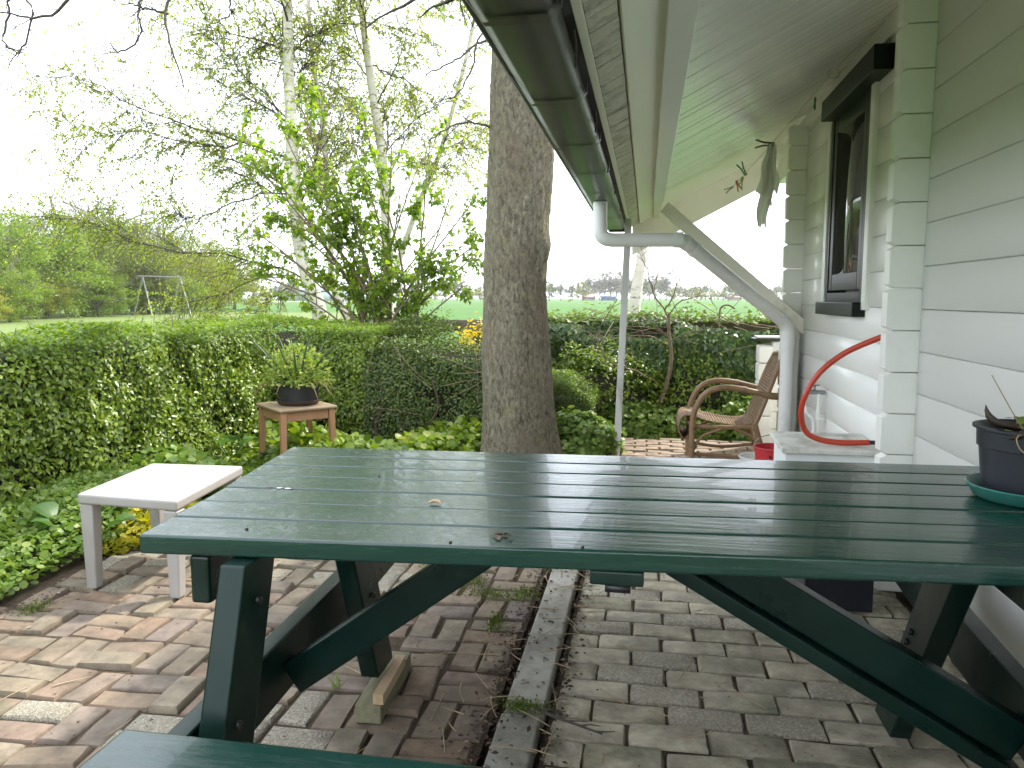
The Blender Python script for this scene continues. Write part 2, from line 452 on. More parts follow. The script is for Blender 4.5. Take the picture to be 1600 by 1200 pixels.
M['stem'] = surf('tan_shrub_bark', (.22,.17,.10), (.15,.115,.07), 30, .8, stain=(.17,.18,.06), stain_scale=12, stain_amt=(.55,.75))
M['hedgewood'] = surf('hedge_twigs', (.085,.06,.04), (.05,.037,.026), 20, .9)
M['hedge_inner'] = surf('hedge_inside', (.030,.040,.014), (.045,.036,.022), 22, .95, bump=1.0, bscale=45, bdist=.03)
M['straw'] = surf('dry_straw_stems', (.42,.33,.2), (.3,.22,.13), 30, .8)
M['swing'] = surf('white_swing_poles', (.27,.27,.24), (.20,.20,.18), 5, .6)

def bark_big():
    t = NT('grey_brown_bark_with_lichen'); v = t.coords((1, 1, .42), rnd=False); v2 = t.coords((1, 1, 1), rnd=False)
    a = t.noise(v, 42, 8, .72, .6); b = t.noise(v2, 95, 5, .7)
    col = t.mix(t.ramp(a, [(.34, 0), (.66, 1)]), (.06, .053, .036), (.34, .31, .215))
    col = t.mix(t.ramp(t.noise(v2, 2.2, 5, .6), [(.48, 0), (.66, .6)]), col, (.19, .15, .105))
    col = t.mix(t.ramp(t.noise(v2, 9, 7, .75), [(.58, 0), (.70, .75)]), col, (.30, .28, .085))
    col = t.mix(t.ramp(b, [(.30, .6), (.48, 0)]), col, (.06, .05, .04))
    n1 = t.bump(a, 1.0, .022); n2 = t.bump(b, .8, .008, n1)
    return t.set(col, .9, n2, .2)
M['bark'] = bark_big()

def bark_birch():
    t = NT('white_birch_bark'); v = t.coords((1, 1, 4.5), rnd=False); v2 = t.coords((1, 1, 1), rnd=False)
    col = t.mix(t.ramp(t.noise(v2, 3, 4), [(.3, 0), (.7, 1)]), (.76, .71, .62), (.60, .56, .46))
    col = t.mix(t.ramp(t.noise(v, 5, 6, .7), [(.57, 0), (.66, .85)]), col, (.07, .058, .045))
    col = t.mix(t.ramp(t.noise(v2, 2.2, 6, .7), [(.52, 0), (.68, .55)]), col, (.25, .25, .06))
    return t.set(col, .8, t.bump(t.noise(v, 22, 5, .6), .5, .01), .3)
M['birch'] = bark_birch()

M['hedge_leaf'] = leafmat('privet_hedge_leaf', [(0,(.085,.14,.018)),(.35,(.155,.235,.026)),(.7,(.225,.31,.036)),(1,(.30,.37,.055))], .36, .34, .5)
M['hedge_top_leaf'] = leafmat('fresh_hedge_tip_leaf', [(0,(.09,.16,.02)),(.5,(.14,.22,.028)),(1,(.21,.27,.04))], .38, .4)
M['yew_leaf'] = leafmat('dark_box_hedge_leaf', [(0,(.04,.068,.016)),(.5,(.075,.12,.022)),(.85,(.12,.17,.028)),(1,(.17,.20,.05))], .22, .4)
M['ivy_leaf'] = leafmat('ivy_leaf', [(0,(.04,.085,.022)),(.6,(.075,.14,.03)),(.85,(.12,.19,.04)),(1,(.22,.26,.09))], .2, .30, .55)
M['cover_leaf'] = leafmat('round_ground_cover_leaf', [(0,(.10,.18,.028)),(.6,(.155,.24,.04)),(1,(.24,.31,.07))], .3, .42)
M['yellow_leaf'] = leafmat('golden_creeper_leaf', [(0,(.24,.27,.025)),(.5,(.38,.36,.03)),(1,(.5,.42,.04))], .3, .45)
M['yellow_flower'] = leafmat('yellow_blossom', [(0,(.55,.42,.015)),(1,(.7,.55,.03))], .3, .5)
M['lilac_leaf'] = leafmat('fresh_lilac_leaf', [(0,(.10,.17,.022)),(.5,(.17,.25,.03)),(1,(.25,.33,.045))], .60, .38)
M['birch_leaf'] = leafmat('young_birch_leaf', [(0,(.20,.23,.035)),(.5,(.29,.33,.055)),(1,(.38,.42,.09))], .58, .5)
M['lilac_bud'] = leafmat('purple_lilac_buds', [(0,(.10,.045,.065)),(1,(.17,.08,.10))], .2, .7)
M['pot_leaf'] = leafmat('yellow_green_pot_leaf', [(0,(.13,.21,.03)),(.6,(.21,.29,.045)),(1,(.33,.34,.09))], .35, .45)
M['strap_leaf'] = leafmat('grey_green_strap_leaf', [(0,(.06,.10,.04)),(1,(.11,.15,.07))], .2, .5)
M['dry_leaf'] = leafmat('dry_leaf', [(0,(.20,.12,.06)),(.5,(.32,.21,.11)),(1,(.45,.33,.19))], .2, .7)
M['hosta_leaf'] = leafmat('broad_fleshy_leaf', [(0,(.07,.15,.035)),(1,(.11,.20,.05))], .3, .38)
M['moss'] = leafmat('moss_tuft', [(0,(.06,.10,.012)),(1,(.13,.18,.02))], .2, .9)
M['litter'] = leafmat('leaf_litter_flake', [(0,(.035,.022,.015)),(.6,(.075,.045,.03)),(.9,(.15,.10,.06)),(1,(.35,.30,.22))], 0, .9)
M['agave_leaf'] = leafmat('withered_agave_leaf', [(0,(.06,.04,.035)),(.5,(.08,.055,.045)),(1,(.055,.06,.04))], .1, .55)
def treeleaf(name, a, b, c): return leafmat(name, [(0, a), (.5, b), (1, c)], .35, .6)
M['tree_leaf_a'] = treeleaf('spring_leaf_bright', (.12,.18,.022), (.16,.24,.03), (.22,.29,.04))
M['tree_leaf_b'] = treeleaf('spring_leaf_olive', (.085,.12,.024), (.13,.17,.03), (.17,.21,.04))
M['tree_leaf_c'] = treeleaf('spring_leaf_yellow', (.16,.19,.025), (.23,.25,.03), (.28,.26,.04))
M['far_leaf'] = treeleaf('far_tree_leaf', (.07,.075,.05), (.10,.10,.06), (.13,.13,.07))
M['far_leaf_green'] = treeleaf('far_tree_leaf_green', (.09,.12,.04), (.13,.16,.05), (.17,.19,.06))
# ---------------------------------------------------------------- ground sheets
def sheet(name, x0, y0, x1, y1, z, mat, label=None):
    g = Geo().add([(x0,y0,z),(x1,y0,z),(x1,y1,z),(x0,y1,z)], [(0,1,2,3)])
    o = g.build(name, mat); tag(o, label, None, None, 'structure'); return o

def field_mat(name, a, b, stripes=False, s=.05):
    t = NT(name); v = t.coords(rnd=False)
    c = t.mix(t.ramp(t.noise(v, s, 6, .6), [(.35, 0), (.65, 1)]), a, b)
    fine = t.ramp(t.noise(v, 3.5, 6, .75), [(.3, .72), (.7, 1.25)])
    c = t.mix(1.0, c, fine, 'MULTIPLY')
    if stripes:
        w = t.node('TexWave', wave_type='BANDS', bands_direction='X'); w.inputs['Scale'].default_value = .33; w.inputs['Distortion'].default_value = .4
        t.link(v, w.inputs['Vector'])
        c = t.mix(1.0, c, t.ramp(w.outputs['Fac'], [(0, .82), (.6, 1.06)]), 'MULTIPLY')
    return t.set(c, .85, t.bump(t.noise(v, 12, 5, .7), .6, .05), .25)
M['field'] = field_mat('green_crop_field', (.040,.112,.010), (.054,.136,.013), True)
M['lawn'] = field_mat('mown_lawn', (.11,.155,.038), (.14,.18,.048), s=.12)
M['plough'] = field_mat('ploughed_earth', (.22,.17,.12), (.26,.2,.15))
sheet('ground', -3000, -1500, 3000, 4500, -.055, M['field'], 'flat green crop field reaching to the horizon')
sheet('lawn', -90, 6.8, -19, 66, -.049, M['lawn'], 'pale mown lawn beyond the left hedge')
sheet('ploughed_field', -420, 190, -120, 330, -.045, M['plough'], 'brown ploughed strip in front of the far trees')
sheet('garden_soil', -5.2, -1.5, 2.4, 9.0, -.045, M['soil'], 'dark garden soil under the hedges')

# ---------------------------------------------------------------- brick paving
def brick_mesh(i, L=.2, W=.098):
    r = np.random.default_rng(100 + i)
    a, b = L / 2, W / 2
    ring = np.array([(-a,-b),(0,-b),(a,-b),(a,0),(a,b),(0,b),(-a,b),(-a,0)])
    def rg(inset, z, jit):
        q = ring * np.array([(a - inset) / a, (b - inset) / b]) + r.normal(0, jit, (8, 2))
        cor = [0, 2, 4, 6]
        q[cor] *= 1 - (.006 + .010 * r.random((4, 1)))
        return np.concatenate([q, np.full((8, 1), z) + r.normal(0, jit * .5, (8, 1))], 1)
    v = np.concatenate([rg(0, -.05, 0), rg(.0005, -.011, .0012), rg(.006, -.002, .0015), [(r.normal(0, .01), r.normal(0, .006), .0012)]])
    f4 = [(q*8+k, q*8+(k+1) % 8, q*8+8+(k+1) % 8, q*8+8+k) for q in range(2) for k in range(8)]
    f3 = [(16+k, 16+(k+1) % 8, 24) for k in range(8)]
    return Geo().add(v, f4, f3).mesh('brick', 50)

def brick_set(base, mats, n=7, L=.2, W=.098):
    out = []
    for m in mats:
        for k in range(n):
            me = brick_mesh(base + len(out), L, W); me.materials.append(m); out.append(me)
    return out
red_set = brick_set(0, [M['brick_red']], 9, .199, .0945); speck_set = brick_set(20, [M['brick_pebble']], 4, .199, .0945)
grey_set = brick_set(40, [M['brick_grey']], 9, .2, .1135); speck_grey = brick_set(80, [M['brick_speck']], 4, .2, .1135); tan_set = brick_set(60, [M['brick_tan']])

def lay(parent, spots, pick, dz=.003, tilt=.9, rot=1.6):
    """spots: (x, y, angle, scale_x). the 300 nearest become single bricks, the rest one part"""
    org = ORG[parent.name]
    spots = sorted(spots, key=lambda s: math.hypot(s[0], s[1]))
    rest = Geo()
    for i, (x, y, a, sx) in enumerate(spots):
        me = pick()
        loc = (x + random.gauss(0, .0022) - org[0], y + random.gauss(0, .0022) - org[1], random.gauss(0, dz) - org[2])
        rt_ = (R(random.gauss(0, tilt)), R(random.gauss(0, tilt)), a + R(random.gauss(0, rot)))
        if i < 298:
            o = bpy.data.objects.new('brick', me); COL.objects.link(o); o.parent = parent
            o.location = loc; o.rotation_euler = rt_; o.scale = (sx, 1, 1)
        else:
            mt = Matrix.LocRotScale(Vector(loc) + Vector(org), __import__('mathutils').Euler(rt_), Vector((sx, 1, 1)))
            v = np.array([mt @ p.co for p in me.vertices])
            f = [tuple(p.vertices) for p in me.polygons]
            rest.add(v, [q for q in f if len(q) == 4], [q for q in f if len(q) == 3])
    if rest.n:
        rest.build('brick_remainder', me.materials[0], parent, 50, kind='stuff')

def bed(name, x0, y0, x1, y1, z, label):
    o = sheet(name, x0, y0, x1, y1, z, M['joint'], label)
    return o

# left terrace: pairs of bricks turned by quarter turns
left_pave = bed('brick_terrace', -3.0, -.6, -.43, 5.2, -.0125, 'uneven terrace of mixed red and tan bricks laid in turned pairs left of the concrete strip')
p = .2075; spots = []
th = R(1.5)
for i in range(-14, 1):
    for j in range(-3, 27):
        cx, cy = -.545 + i * p, .02 + j * p
        X, Y = cx, cy
        edge = -2.55 + .12 * math.sin(Y * 2.1) - max(0, Y - 2.9) * .10
        if X < edge or Y > 5.0: continue
        if (i + j) % 2:
            for s_ in (-1, 1): spots.append((X, Y + s_ * p / 4, th, 1))
        else:
            for s_ in (-1, 1): spots.append((X + s_ * p / 4, Y, th + math.pi / 2, 1))
vis = lambda s: 1.15 < s[1] < 4.3 and s[0] > -2.7
spots.sort(key=lambda s: not vis(s))
def speckle_zone(x, y): return (math.sin(x * 5.1 + 1.0) + math.sin(y * 4.3 + .4) > 1.15)
def lay_left(spots):
    org = ORG[left_pave.name]; n = 0; rest = Geo()
    order = sorted(spots, key=lambda s: (not vis(s), math.hypot(*s[:2])))
    for (x, y, a, sx) in order:
        me = random.choice(speck_set if (speckle_zone(x, y) and random.random() < .6) or random.random() < .04 else red_set)
        loc = Vector((x + random.gauss(0, .004), y + random.gauss(0, .004), random.gauss(0, .0055)))
        e = __import__('mathutils').Euler((R(random.gauss(0, 1.3)), R(random.gauss(0, 1.3)), a + R(random.gauss(0, 2.8))))
        if n < 299:
            o = bpy.data.objects.new('brick', me); COL.objects.link(o); o.parent = left_pave
            o.location = loc; o.rotation_euler = e; n += 1
        else:
            mt = Matrix.LocRotScale(loc, e, Vector((1, 1, 1)))
            v = np.array([mt @ q.co for q in me.vertices]); f = [tuple(q.vertices) for q in me.polygons]
            rest.add(v, [q for q in f if len(q) == 4], [q for q in f if len(q) == 3])
    if rest.n: rest.build('brick_remainder', M['brick_red'], left_pave, 50, kind='stuff')
lay_left(spots)

# right: running bond beside the house, below the table
right_pave = bed('brick_path', -.265, -.6, 1.085, 5.55, -.0225, 'grey green brick path in running bond along the house wall')
spots = []
row = 0; y = -.5
while y < 5.5:
    off = (row % 2) * .5 + random.uniform(-.05, .05)
    x = -.252; BL = .226
    first = BL * off
    if first > .05:
        spots.append((x + first / 2 - .003, y, 0, (first - .006) / .2)); x += first
    while x < 1.06:
        w = min(BL, 1.075 - x)
        if w > .05: spots.append((x + w / 2 - .0025, y, 0, (w - .005) / .2))
        x += w
    y += .1195; row += 1
def lay_right(parent, spots, sets, viskey, zb):
    n = 0; rest = Geo()
    for (x, y, a, sx) in sorted(spots, key=viskey):
        me = random.choice(speck_grey if random.random() < .17 and sets is grey_set else sets)
        loc = Vector((x + random.gauss(0, .002), y + random.gauss(0, .002), zb + random.gauss(0, .003)))
        e = __import__('mathutils').Euler((R(random.gauss(0, 1.0)), R(random.gauss(0, .9)), a + R(random.gauss(0, 1.0))))
        if n < 298:
            o = bpy.data.objects.new('brick', me); COL.objects.link(o); o.parent = parent
            o.location = loc; o.rotation_euler = e; o.scale = (sx, 1, 1); n += 1
        else:
            mt = Matrix.LocRotScale(loc, e, Vector((sx, 1, 1)))
            v = np.array([mt @ q.co for q in me.vertices]); f = [tuple(q.vertices) for q in me.polygons]
            rest.add(v, [q for q in f if len(q) == 4], [q for q in f if len(q) == 3])
    if rest.n: rest.build('brick_remainder', sets[0].materials[0], parent, 50, kind='stuff')
lay_right(right_pave, spots, grey_set, lambda s: (not 1.35 < s[1] < 3.7, math.hypot(s[0], s[1])), -.010)

far_pave = bed('sunlit_brick_patio', -1.25, 5.57, 1.9, 6.98, -.018, 'sunlit patio of pale tan bricks under the wicker chair')
spots = []
y = 5.63; row = 0
while y < 6.95:
    x = -.80 + (row % 2) * .1
    while x < 1.75:
        spots.append((x, y, 0, .97)); x += .207
    y += .1035; row += 1
lay_right(far_pave, spots, tan_set, lambda s: (-s[1], abs(s[0])), -.004)

# concrete edging strip, two pieces
curb = thing('concrete_edging', 'weathered concrete edging strip between the two brick areas, broken and dirty at the near end', 'edging', (-.335, 1.9, 0))
Geo().box((-.338, 4.0, -.024), (.118, 3.66, .10)).build('edging_slab', M['curb'], curb, bevel=.008)
Geo().box((-.343, 1.20, -.034), (.118, 1.86, .10)).build('edging_slab', M['curb'], curb, bevel=.008)

# ---------------------------------------------------------------- the wooden house
WX = 1.10; ZC = 1.24; SA, ST = .728, .52         # wall plane, soffit plane z = ZC + SA + ST*x
YE = 5.84; YR = 7.30; Y0 = -.9
soff = lambda x: ZC + SA + ST * x
PT = .172
house = thing('log_house', 'white painted log house with low overhanging eave along the right side', 'house', (WX, 2.5, 0))

def log(y0, y1, z0, z1, x0=WX, t=.075, par=house):
    g = Geo(); z0 += .0012; z1 -= .0012; c = .0032; c2 = .0036
    g.extrude([(x0 + t, z0), (x0 + t, z1), (x0 + c2, z1), (x0, z1 - c), (x0, z0 + c), (x0 + c2, z0)], y0, y1)
    return g.build('log_plank', M['wall'], par)
zs = [1.195 + PT * k for k in range(-7, 9)]
for a, b in zip(zs[:-1], zs[1:]):
    a = max(a, .002); b = min(b, 2.537)
    log(Y0, 3.372, a, b)
    if a > 1.19 and b < 2.41:
        log(3.452, 4.195, a, b); log(5.055, YE + .01, a, b)
    else:
        log(3.452, YE + .01, a, b)
log(YE + .09, 7.12, 2.227, 2.399); log(YE + .09, 7.18, 2.401, 2.537); log(YE + .09, 6.45, 2.055, 2.225)

def log_end(y, z0, z1, x0=.97, x1=1.3, t=.072):
    """end of a cross-wall log, notched at its corners"""
    g = Geo(); z0 += .0015; z1 -= .0015; n = .014; m = .020
    g.extrude([(x1, z0), (x1, z1), (x0 + m + .004, z1), (x0 + m, z1 - .004), (x0, z1 - n), (x0, z0 + n), (x0 + m, z0 + .004), (x0 + m + .004, z0)], y, y + t)
    return g.build('log_end', M['wall_end'], house, bevel=.003, seg=1)
for yc in (3.376, YE):
    k = -8
    while True:
        a = 1.28 + PT * k; b = a + PT; k += 1
        if b < .03: continue
        a = max(a, .002)
        if a > soff(.97) - .03: break
        log_end(yc, a, min(b, soff(.97) - .02), .97 + random.gauss(0, .002))
# log gable wall round the far corner, and the plain body of the house behind
for a, b in zip(zs[:-1], zs[1:]):
    a = max(a, .002); b = min(b, 2.9)
    Geo().box((3.1, YE + .045, (a + b) / 2), (3.6, .07, b - a - .003)).build('log_plank', M['wall'], house, bevel=.005, seg=1)
body = Geo(); body.box((1.215, 1.65, 1.29), (.06, 5.1, 2.56)).box((1.215, 5.43, 1.29), (.06, .72, 2.56)).box((1.215, 4.625, .59), (.06, .855, 1.18)).box((1.215, 4.625, 2.49), (.06, .855, .16))
body.box((5.2, 2.4, 1.26), (.1, 6.7, 2.5)).box((3.2, Y0, 1.26), (4.0, .1, 2.5)).box((3.2, 2.4, -.02), (4.0, 6.7, .02))
body.build('inner_wall', M['wall_end'], house)
Geo().box((1.0865, 4.645, 2.482), (.024, 2.38, .098)).build('frieze_board', M['wall_end'], house, bevel=.003)
Geo().box((1.0865, 1.2, 2.482), (.024, 4.3, .098)).build('frieze_board', M['wall_end'], house, bevel=.003)

# window
W0, W1, Z0, Z1 = 4.20, 5.05, 1.197, 2.397
wf = Geo(); wx = 1.06
for (y0, y1, z0, z1) in ((W0, W0 + .06, Z0, Z1), (W1 - .06, W1, Z0, Z1), (W0 + .06, W1 - .06, Z0, Z0 + .075), (W0 + .06, W1 - .06, Z1 - .09, Z1)):
    wf.box((wx + .08, (y0 + y1) / 2, (z0 + z1) / 2), (.11, y1 - y0, z1 - z0))
win = wf.build('window', M['win_dark'], house, bevel=.004, seg=1)
sa = Geo(); i0, i1, k0, k1 = W0 + .064, W1 - .064, Z0 + .085, Z1 - .098
for (y0, y1, z0, z1) in ((i0, i0 + .08, k0, k1), (i1 - .08, i1, k0, k1), (i0 + .08, i1 - .08, k0, k0 + .10), (i0 + .08, i1 - .08, k1 - .10, k1)):
    sa.box((wx + .052, (y0 + y1) / 2, (z0 + z1) / 2), (.044, y1 - y0, z1 - z0))
sa.build('sash', M['win_dark'], win, bevel=.006, seg=1)
gl = NT('dark_window_glass'); gl.set((.075, .075, .065), 0.02); gl.b.inputs['IOR'].default_value = 2.3
Geo().box((wx + .036, (i0 + i1) / 2, (k0 + k1) / 2), (.006, i1 - i0 - .15, k1 - k0 - .19)).build('pane', gl.m, win)
Geo().box((wx - .005, 4.457, 2.345), (.09, 1.09, .115)).build('head_box', M['win_dark'], win, bevel=.006)
Geo().box((wx + .01, (W0 + W1) / 2, Z0 - .015), (.07, .87, .075)).build('sill', M['win_dark'], win, bevel=.006)
Geo().box((wx + .035, W0 - .0385, 1.735), (.035, .07, 1.11)).build('casing', M['wall_end'], win, bevel=.004)
Geo().box((wx + .035, W1 + .0385, 1.735), (.035, .07, 1.11)).build('casing', M['wall_end'], win, bevel=.004)
cv = Geo(); u = np.linspace(0, 1, 24); zz = np.linspace(0, 1, 12)
P = np.array([[(1.34 + .03 * math.sin(a * 26), 4.72 + a * .36 * (1 - .35 * math.sin(b * 3.1)), 1.16 + .78 * b) for a in u] for b in zz])
ii = np.arange(11)[:, None] * 24; kk = np.arange(23)[None]
cv.add(P.reshape(-1, 3), np.stack([ii + kk, ii + kk + 1, ii + kk + 25, ii + kk + 24], -1).reshape(-1, 4))

# soffit: tongue and groove boards running up the slope
up = norm(np.array([1, 0, ST])); nr = np.array([-ST, 0, 1]) / math.hypot(1, ST)
def slope_board(name, xa, xb, y0, y1, mat, drop=0, t=.014, bev=.003, par=house):
    a = np.array([xa, 0, soff(xa)]) - nr * drop; b = np.array([xb, 0, soff(xb)]) - nr * drop
    v = [a + [0, y0, 0], b + [0, y0, 0], b + [0, y1, 0], a + [0, y1, 0]]
    v = np.array(v); v2 = v + nr * t
    g = Geo().hexa(np.concatenate([v, v2]))
    return g.build(name, mat, par, bevel=bev, seg=1)
y = -.85; k = 0
while y < YE - .02:
    w = .098
    slope_board('soffit_board', .02, 1.30, y + .0015, y + w - .0015, M['soffit'], random.uniform(-.0012, .0012))
    slope_board('eave_board', -.152, -.0785, y + .0018, y + w - .0018, M['soffit_dirty'], random.uniform(-.0012, .0012))
    y += w
slope_board('verge_board', .0, 1.30, y + .004, YR - .005, M['plank_white'], -.002)
slope_board('verge_board', -.152, -.0785, y + .004, YR - .005, M['soffit_dirty'], -.002)
slope_board('eave_plank', -.0755, .075, -.85, YR - .02, M['plank_white'], .009, .02)
# roof deck and tiles above the boards, both slopes
a0 = np.array([-.21, 0, soff(-.21)]) + nr * .016; r0 = np.array([3.2, 0, soff(3.2)]) + nr * .016; b0 = np.array([6.6, 0, soff(-.2)]) + np.array([0, 0, .01])
rf = Geo()
for (q0, q1) in ((a0, r0), (r0, b0)):
    v = np.array([q0 + [0, -1, 0], q1 + [0, -1, 0], q1 + [0, YR, 0], q0 + [0, YR, 0]])
    rf.hexa(np.concatenate([v, v + [0, 0, .09]]))
rf.build('roof', M['roof'], house)
# purlin, barge board, fascia, brace
zp = ZC + .70
Geo().box((.0755, (YE + .06 - .85) / 2, zp + .037), (.075, YE + .91, .074)).build('purlin', M['purlin'], house, bevel=.004)
Geo().box((.0755, 6.6, zp + .045), (.06, 1.3, .05)).build('purlin_end', M['plank_white'], house, bevel=.004)
g = Geo(); ba = np.array([-.14, 0, soff(-.14)]); bb = np.array([1.9, 0, soff(1.9)])
v = np.array([ba + [0, YR, -.26], bb + [0, YR, -.26], bb + [0, YR, .05], ba + [0, YR, .05]])
g.hexa(np.stack([v[0], v[1], v[1] + [0, .024, 0], v[0] + [0, .024, 0], v[3], v[2], v[2] + [0, .024, 0], v[3] + [0, .024, 0]]))
g.build('barge_board', M['plank_white'], house, bevel=.003)
Geo().box((-.166, (YR - .85) / 2, ZC + .685), (.024, YR + .85, .075)).build('eave_trim', M['plank_white'], house, bevel=.003)
Geo().box((-.193, (YR - .85) / 2, ZC + .73), (.026, YR + .85, .15)).build('fascia', M['fascia'], house, bevel=.003)
Geo().beam((.115, YE - .045, ZC + .655), (1.13, YE - .045, ZC - .225), .085, .10, (0, 1, 0)).build('brace', M['plank_white'], house, bevel=.006)
Geo().box((1.03, YE - .05, .53), (.10, .04, 1.05)).build('corner_batten', M['wall_end'], house, bevel=.004)

# box gutter with its clips
gz = ZC + .60
prof = [(-.350, gz), (-.222, gz), (-.200, gz + .022), (-.200, gz + .105), (-.206, gz + .105), (-.207, gz + .026), (-.224, gz + .006), (-.348, gz + .006),
        (-.416, gz + .085), (-.422, gz + .085)]
gutter = thing('roof_gutter', 'dark green box gutter under the eave with black clips and moss stains', 'gutter', (-.28, 3.3, gz))
G = Geo(); m_ = len(prof); pp = np.array(prof)
def ribbon(g, pr, y0, y1):
    pr = np.array(pr); n = len(pr)
    v = np.concatenate([np.stack([pr[:, 0], np.full(n, y0), pr[:, 1]], 1), np.stack([pr[:, 0], np.full(n, y1), pr[:, 1]], 1)])
    g.add(v, [(k, (k + 1) % n, n + (k + 1) % n, n + k) for k in range(n)])
ribbon(G, prof, -.9, 7.02)
G.build('trough', M['gutter'], gutter)
L_ = Geo(); L_.tube([(-.424, -.9, gz + .088), (-.424, 7.02, gz + .088)], .011, 8); L_.build('gutter_lip', M['black'], gutter, 60)
clip = [(-.358, gz - .012), (-.218, gz - .012), (-.188, gz + .018), (-.188, gz + .11), (-.199, gz + .11), (-.199, gz + .022), (-.222, gz - .001), (-.350, gz - .001), (-.419, gz + .086), (-.431, gz + .086)]
y = 1.69 - .71 * 3
while y < 7.0:
    g = Geo(); ribbon(g, clip, y, y + .026)
    g.add([(q[0], y, q[1]) for q in clip[:1]] , None, None) if False else None
    g.build('gutter_clip', M['black'], gutter)
    y += .71
e = Geo(); e.extrude([(q[0], q[1]) for q in prof[:4]] + [(-.422, gz + .09)], 7.02, 7.035); e.build('stop_end', M['black'], gutter)
e = Geo(); e.box((-.24, 7.0, gz + .0), (.20, .05, .03)); e.build('end_bracket', M['black'], gutter, bevel=.004)
pt = Geo()
for x, y, z in ((-.19, .9, 0), (-.19, 1.9, 0), (-.19, 2.7, 0), (-.19, 3.6, 0), (-.19, 4.4, 0), (-.19, 5.3, 0)):
    pt.tube(spline([(-.178, y, gz + .10), (-.186, y + .05, gz + .055), (-.187, y + .12, gz + .03), (-.192, y + .17, gz - .004)], 8), .0035, 5)
pt.build('wire_tie', M['twig'], gutter)

# downpipe: swan neck from the gutter, along the brace, down the corner
dp = thing('downpipe', 'pale grey rain downpipe running from the gutter along the diagonal brace to the ground', 'downpipe', (1.0, 5.7, 0))
py = 4.92
path = [(-.295, py, gz - .003), (-.295, py, gz - .12), (-.290, py, ZC + .405), (-.262, py + .005, ZC + .372), (-.22, py + .02, ZC + .363), (0, py + .05, ZC + .363), (.20, py + .08, ZC + .363)]
Geo().tube(np.concatenate([[path[0]], spline(path[1:5], 12), path[5:]]), .044, 16).build('swan_neck', M['pipe'], dp, 60)
b0, b1 = np.array([.23, py + .10, ZC + .355]), np.array([.955, YE - .155, ZC - .165])
Geo().tube(spline([b0 + [-.05, -.02, .008], b0, b0 + (b1 - b0) * .05], 6).tolist() + [b1.tolist()], .045, 16).build('sloping_pipe', M['pipe'], dp, 60)
Geo().tube(spline([b1 + [-.035, -.03, .03], b1, b1 + [.033, .02, -.06], b1 + [.036, .02, -.16]], 12), .049, 16).build('elbow', M['pipe'], dp, 60)
Geo().tube([b1 + [.036, .02, -.13], (b1[0] + .036, b1[1] + .02, .0)], .046, 16).build('standing_pipe', M['pipe'], dp, 60)
for q, d in ((b0, b1 - b0), (b0 + (b1 - b0) * .07, b1 - b0)):
    d = d / np.linalg.norm(d); Geo().tube([q, q + d * .035], .050, 16).build('pipe_collar', M['pipe'], dp, 60)
Geo().tube([(.165, py + .075, ZC + .363), (.215, py + .083, ZC + .363)], .049, 16).build('pipe_collar', M['pipe'], dp, 60)
Geo().tube([(b1[0] + .036, b1[1] + .02, ZC - .30), (b1[0] + .036, b1[1] + .02, ZC - .335)], .051, 16).build('pipe_collar', M['pipe'], dp, 60)

# leaning post under the eave
po = Geo().beam((-.213, 6.15, -.01), (-.150, 6.22, soff(-.15) - .03), .052, .05, (0, 1, 0))
one('eave_post', po, M['post'], 'slim grey white post leaning under the end of the eave', 'post', (-.213, 6.15, 0), bevel=.005)

# low log parapet beyond the corner
low = thing('low_log_wall', 'low white log wall with black and white cap behind the wicker chair', 'wall', (1.1, 6.65, 0))
for k in range(6):
    a = .004 + k * .147; b = a + .145
    Geo().box((1.52, 6.68, (a + b) / 2), (.97, .07, .144)).build('log_plank', M['wall'], low, bevel=.006, seg=1)
    Geo().box((.975, 6.64 + random.gauss(0, .003), a + .0725 - .03 * (k > 0)), (.118, .16, .142)).build('log_end', M['wall_end'], low, bevel=.010, seg=1)
Geo().box((1.4, 6.66, .905), (1.05, .22, .016)).build('cap_board', M['black'], low, bevel=.003)
Geo().box((1.42, 6.665, .922), (1.03, .20, .014)).build('cap_board', M['wall'], low, bevel=.003)
# ---------------------------------------------------------------- picnic table
table = thing('picnic_table', 'large glossy dark green picnic table with attached benches, filling the foreground', 'picnic table', (-.05, 1.9, 0))
TZ = .75
fl, frr, rl, rr = np.array([-1.035, 1.405]), np.array([1.04, 1.535]), np.array([-1.152, 2.362]), np.array([1.045, 2.43])
lefts = [-1.036, -1.049, -1.062, -1.078, -1.098, -1.117, -1.133, -1.152]
for i in range(7):
    t0, t1 = i / 7, (i + 1) / 7
    gap = .0055
    def yl(t): return fl[1] + (rl[1] - fl[1]) * t
    def yr(t): return frr[1] + (rr[1] - frr[1]) * t
    g0 = 0 if i == 0 else gap / 2; g1 = 0 if i == 6 else gap / 2
    xl0, xl1 = lefts[i], lefts[i + 1]
    q = [(xl0, yl(t0) + g0), (1.045, yr(t0) + g0), (1.045, yr(t1) - g1), (xl1, yl(t1) - g1)]
    dz = random.gauss(0, .0012) if i else 0
    v = [(x, y, TZ - .042 + dz) for x, y in q] + [(x, y, TZ + dz) for x, y in q]
    Geo().hexa(v).build('table_board', M['green'], table, bevel=.006, seg=2)
def bench(y0, y1, x0, x1, name):
    n = 2; w = (y1 - y0) / n
    for k in range(n):
        a, b = y0 + k * w + .004, y0 + (k + 1) * w - .004
        Geo().box(((x0 + x1) / 2, (a + b) / 2, .43), (x1 - x0, b - a, .04)).build('bench_board', M['green'], table, bevel=.006)
bench(.93, 1.205, -.935, .98, 'b'); bench(2.60, 2.86, -1.0, 1.03, 'b')
GD = M['green_dull_shaded']
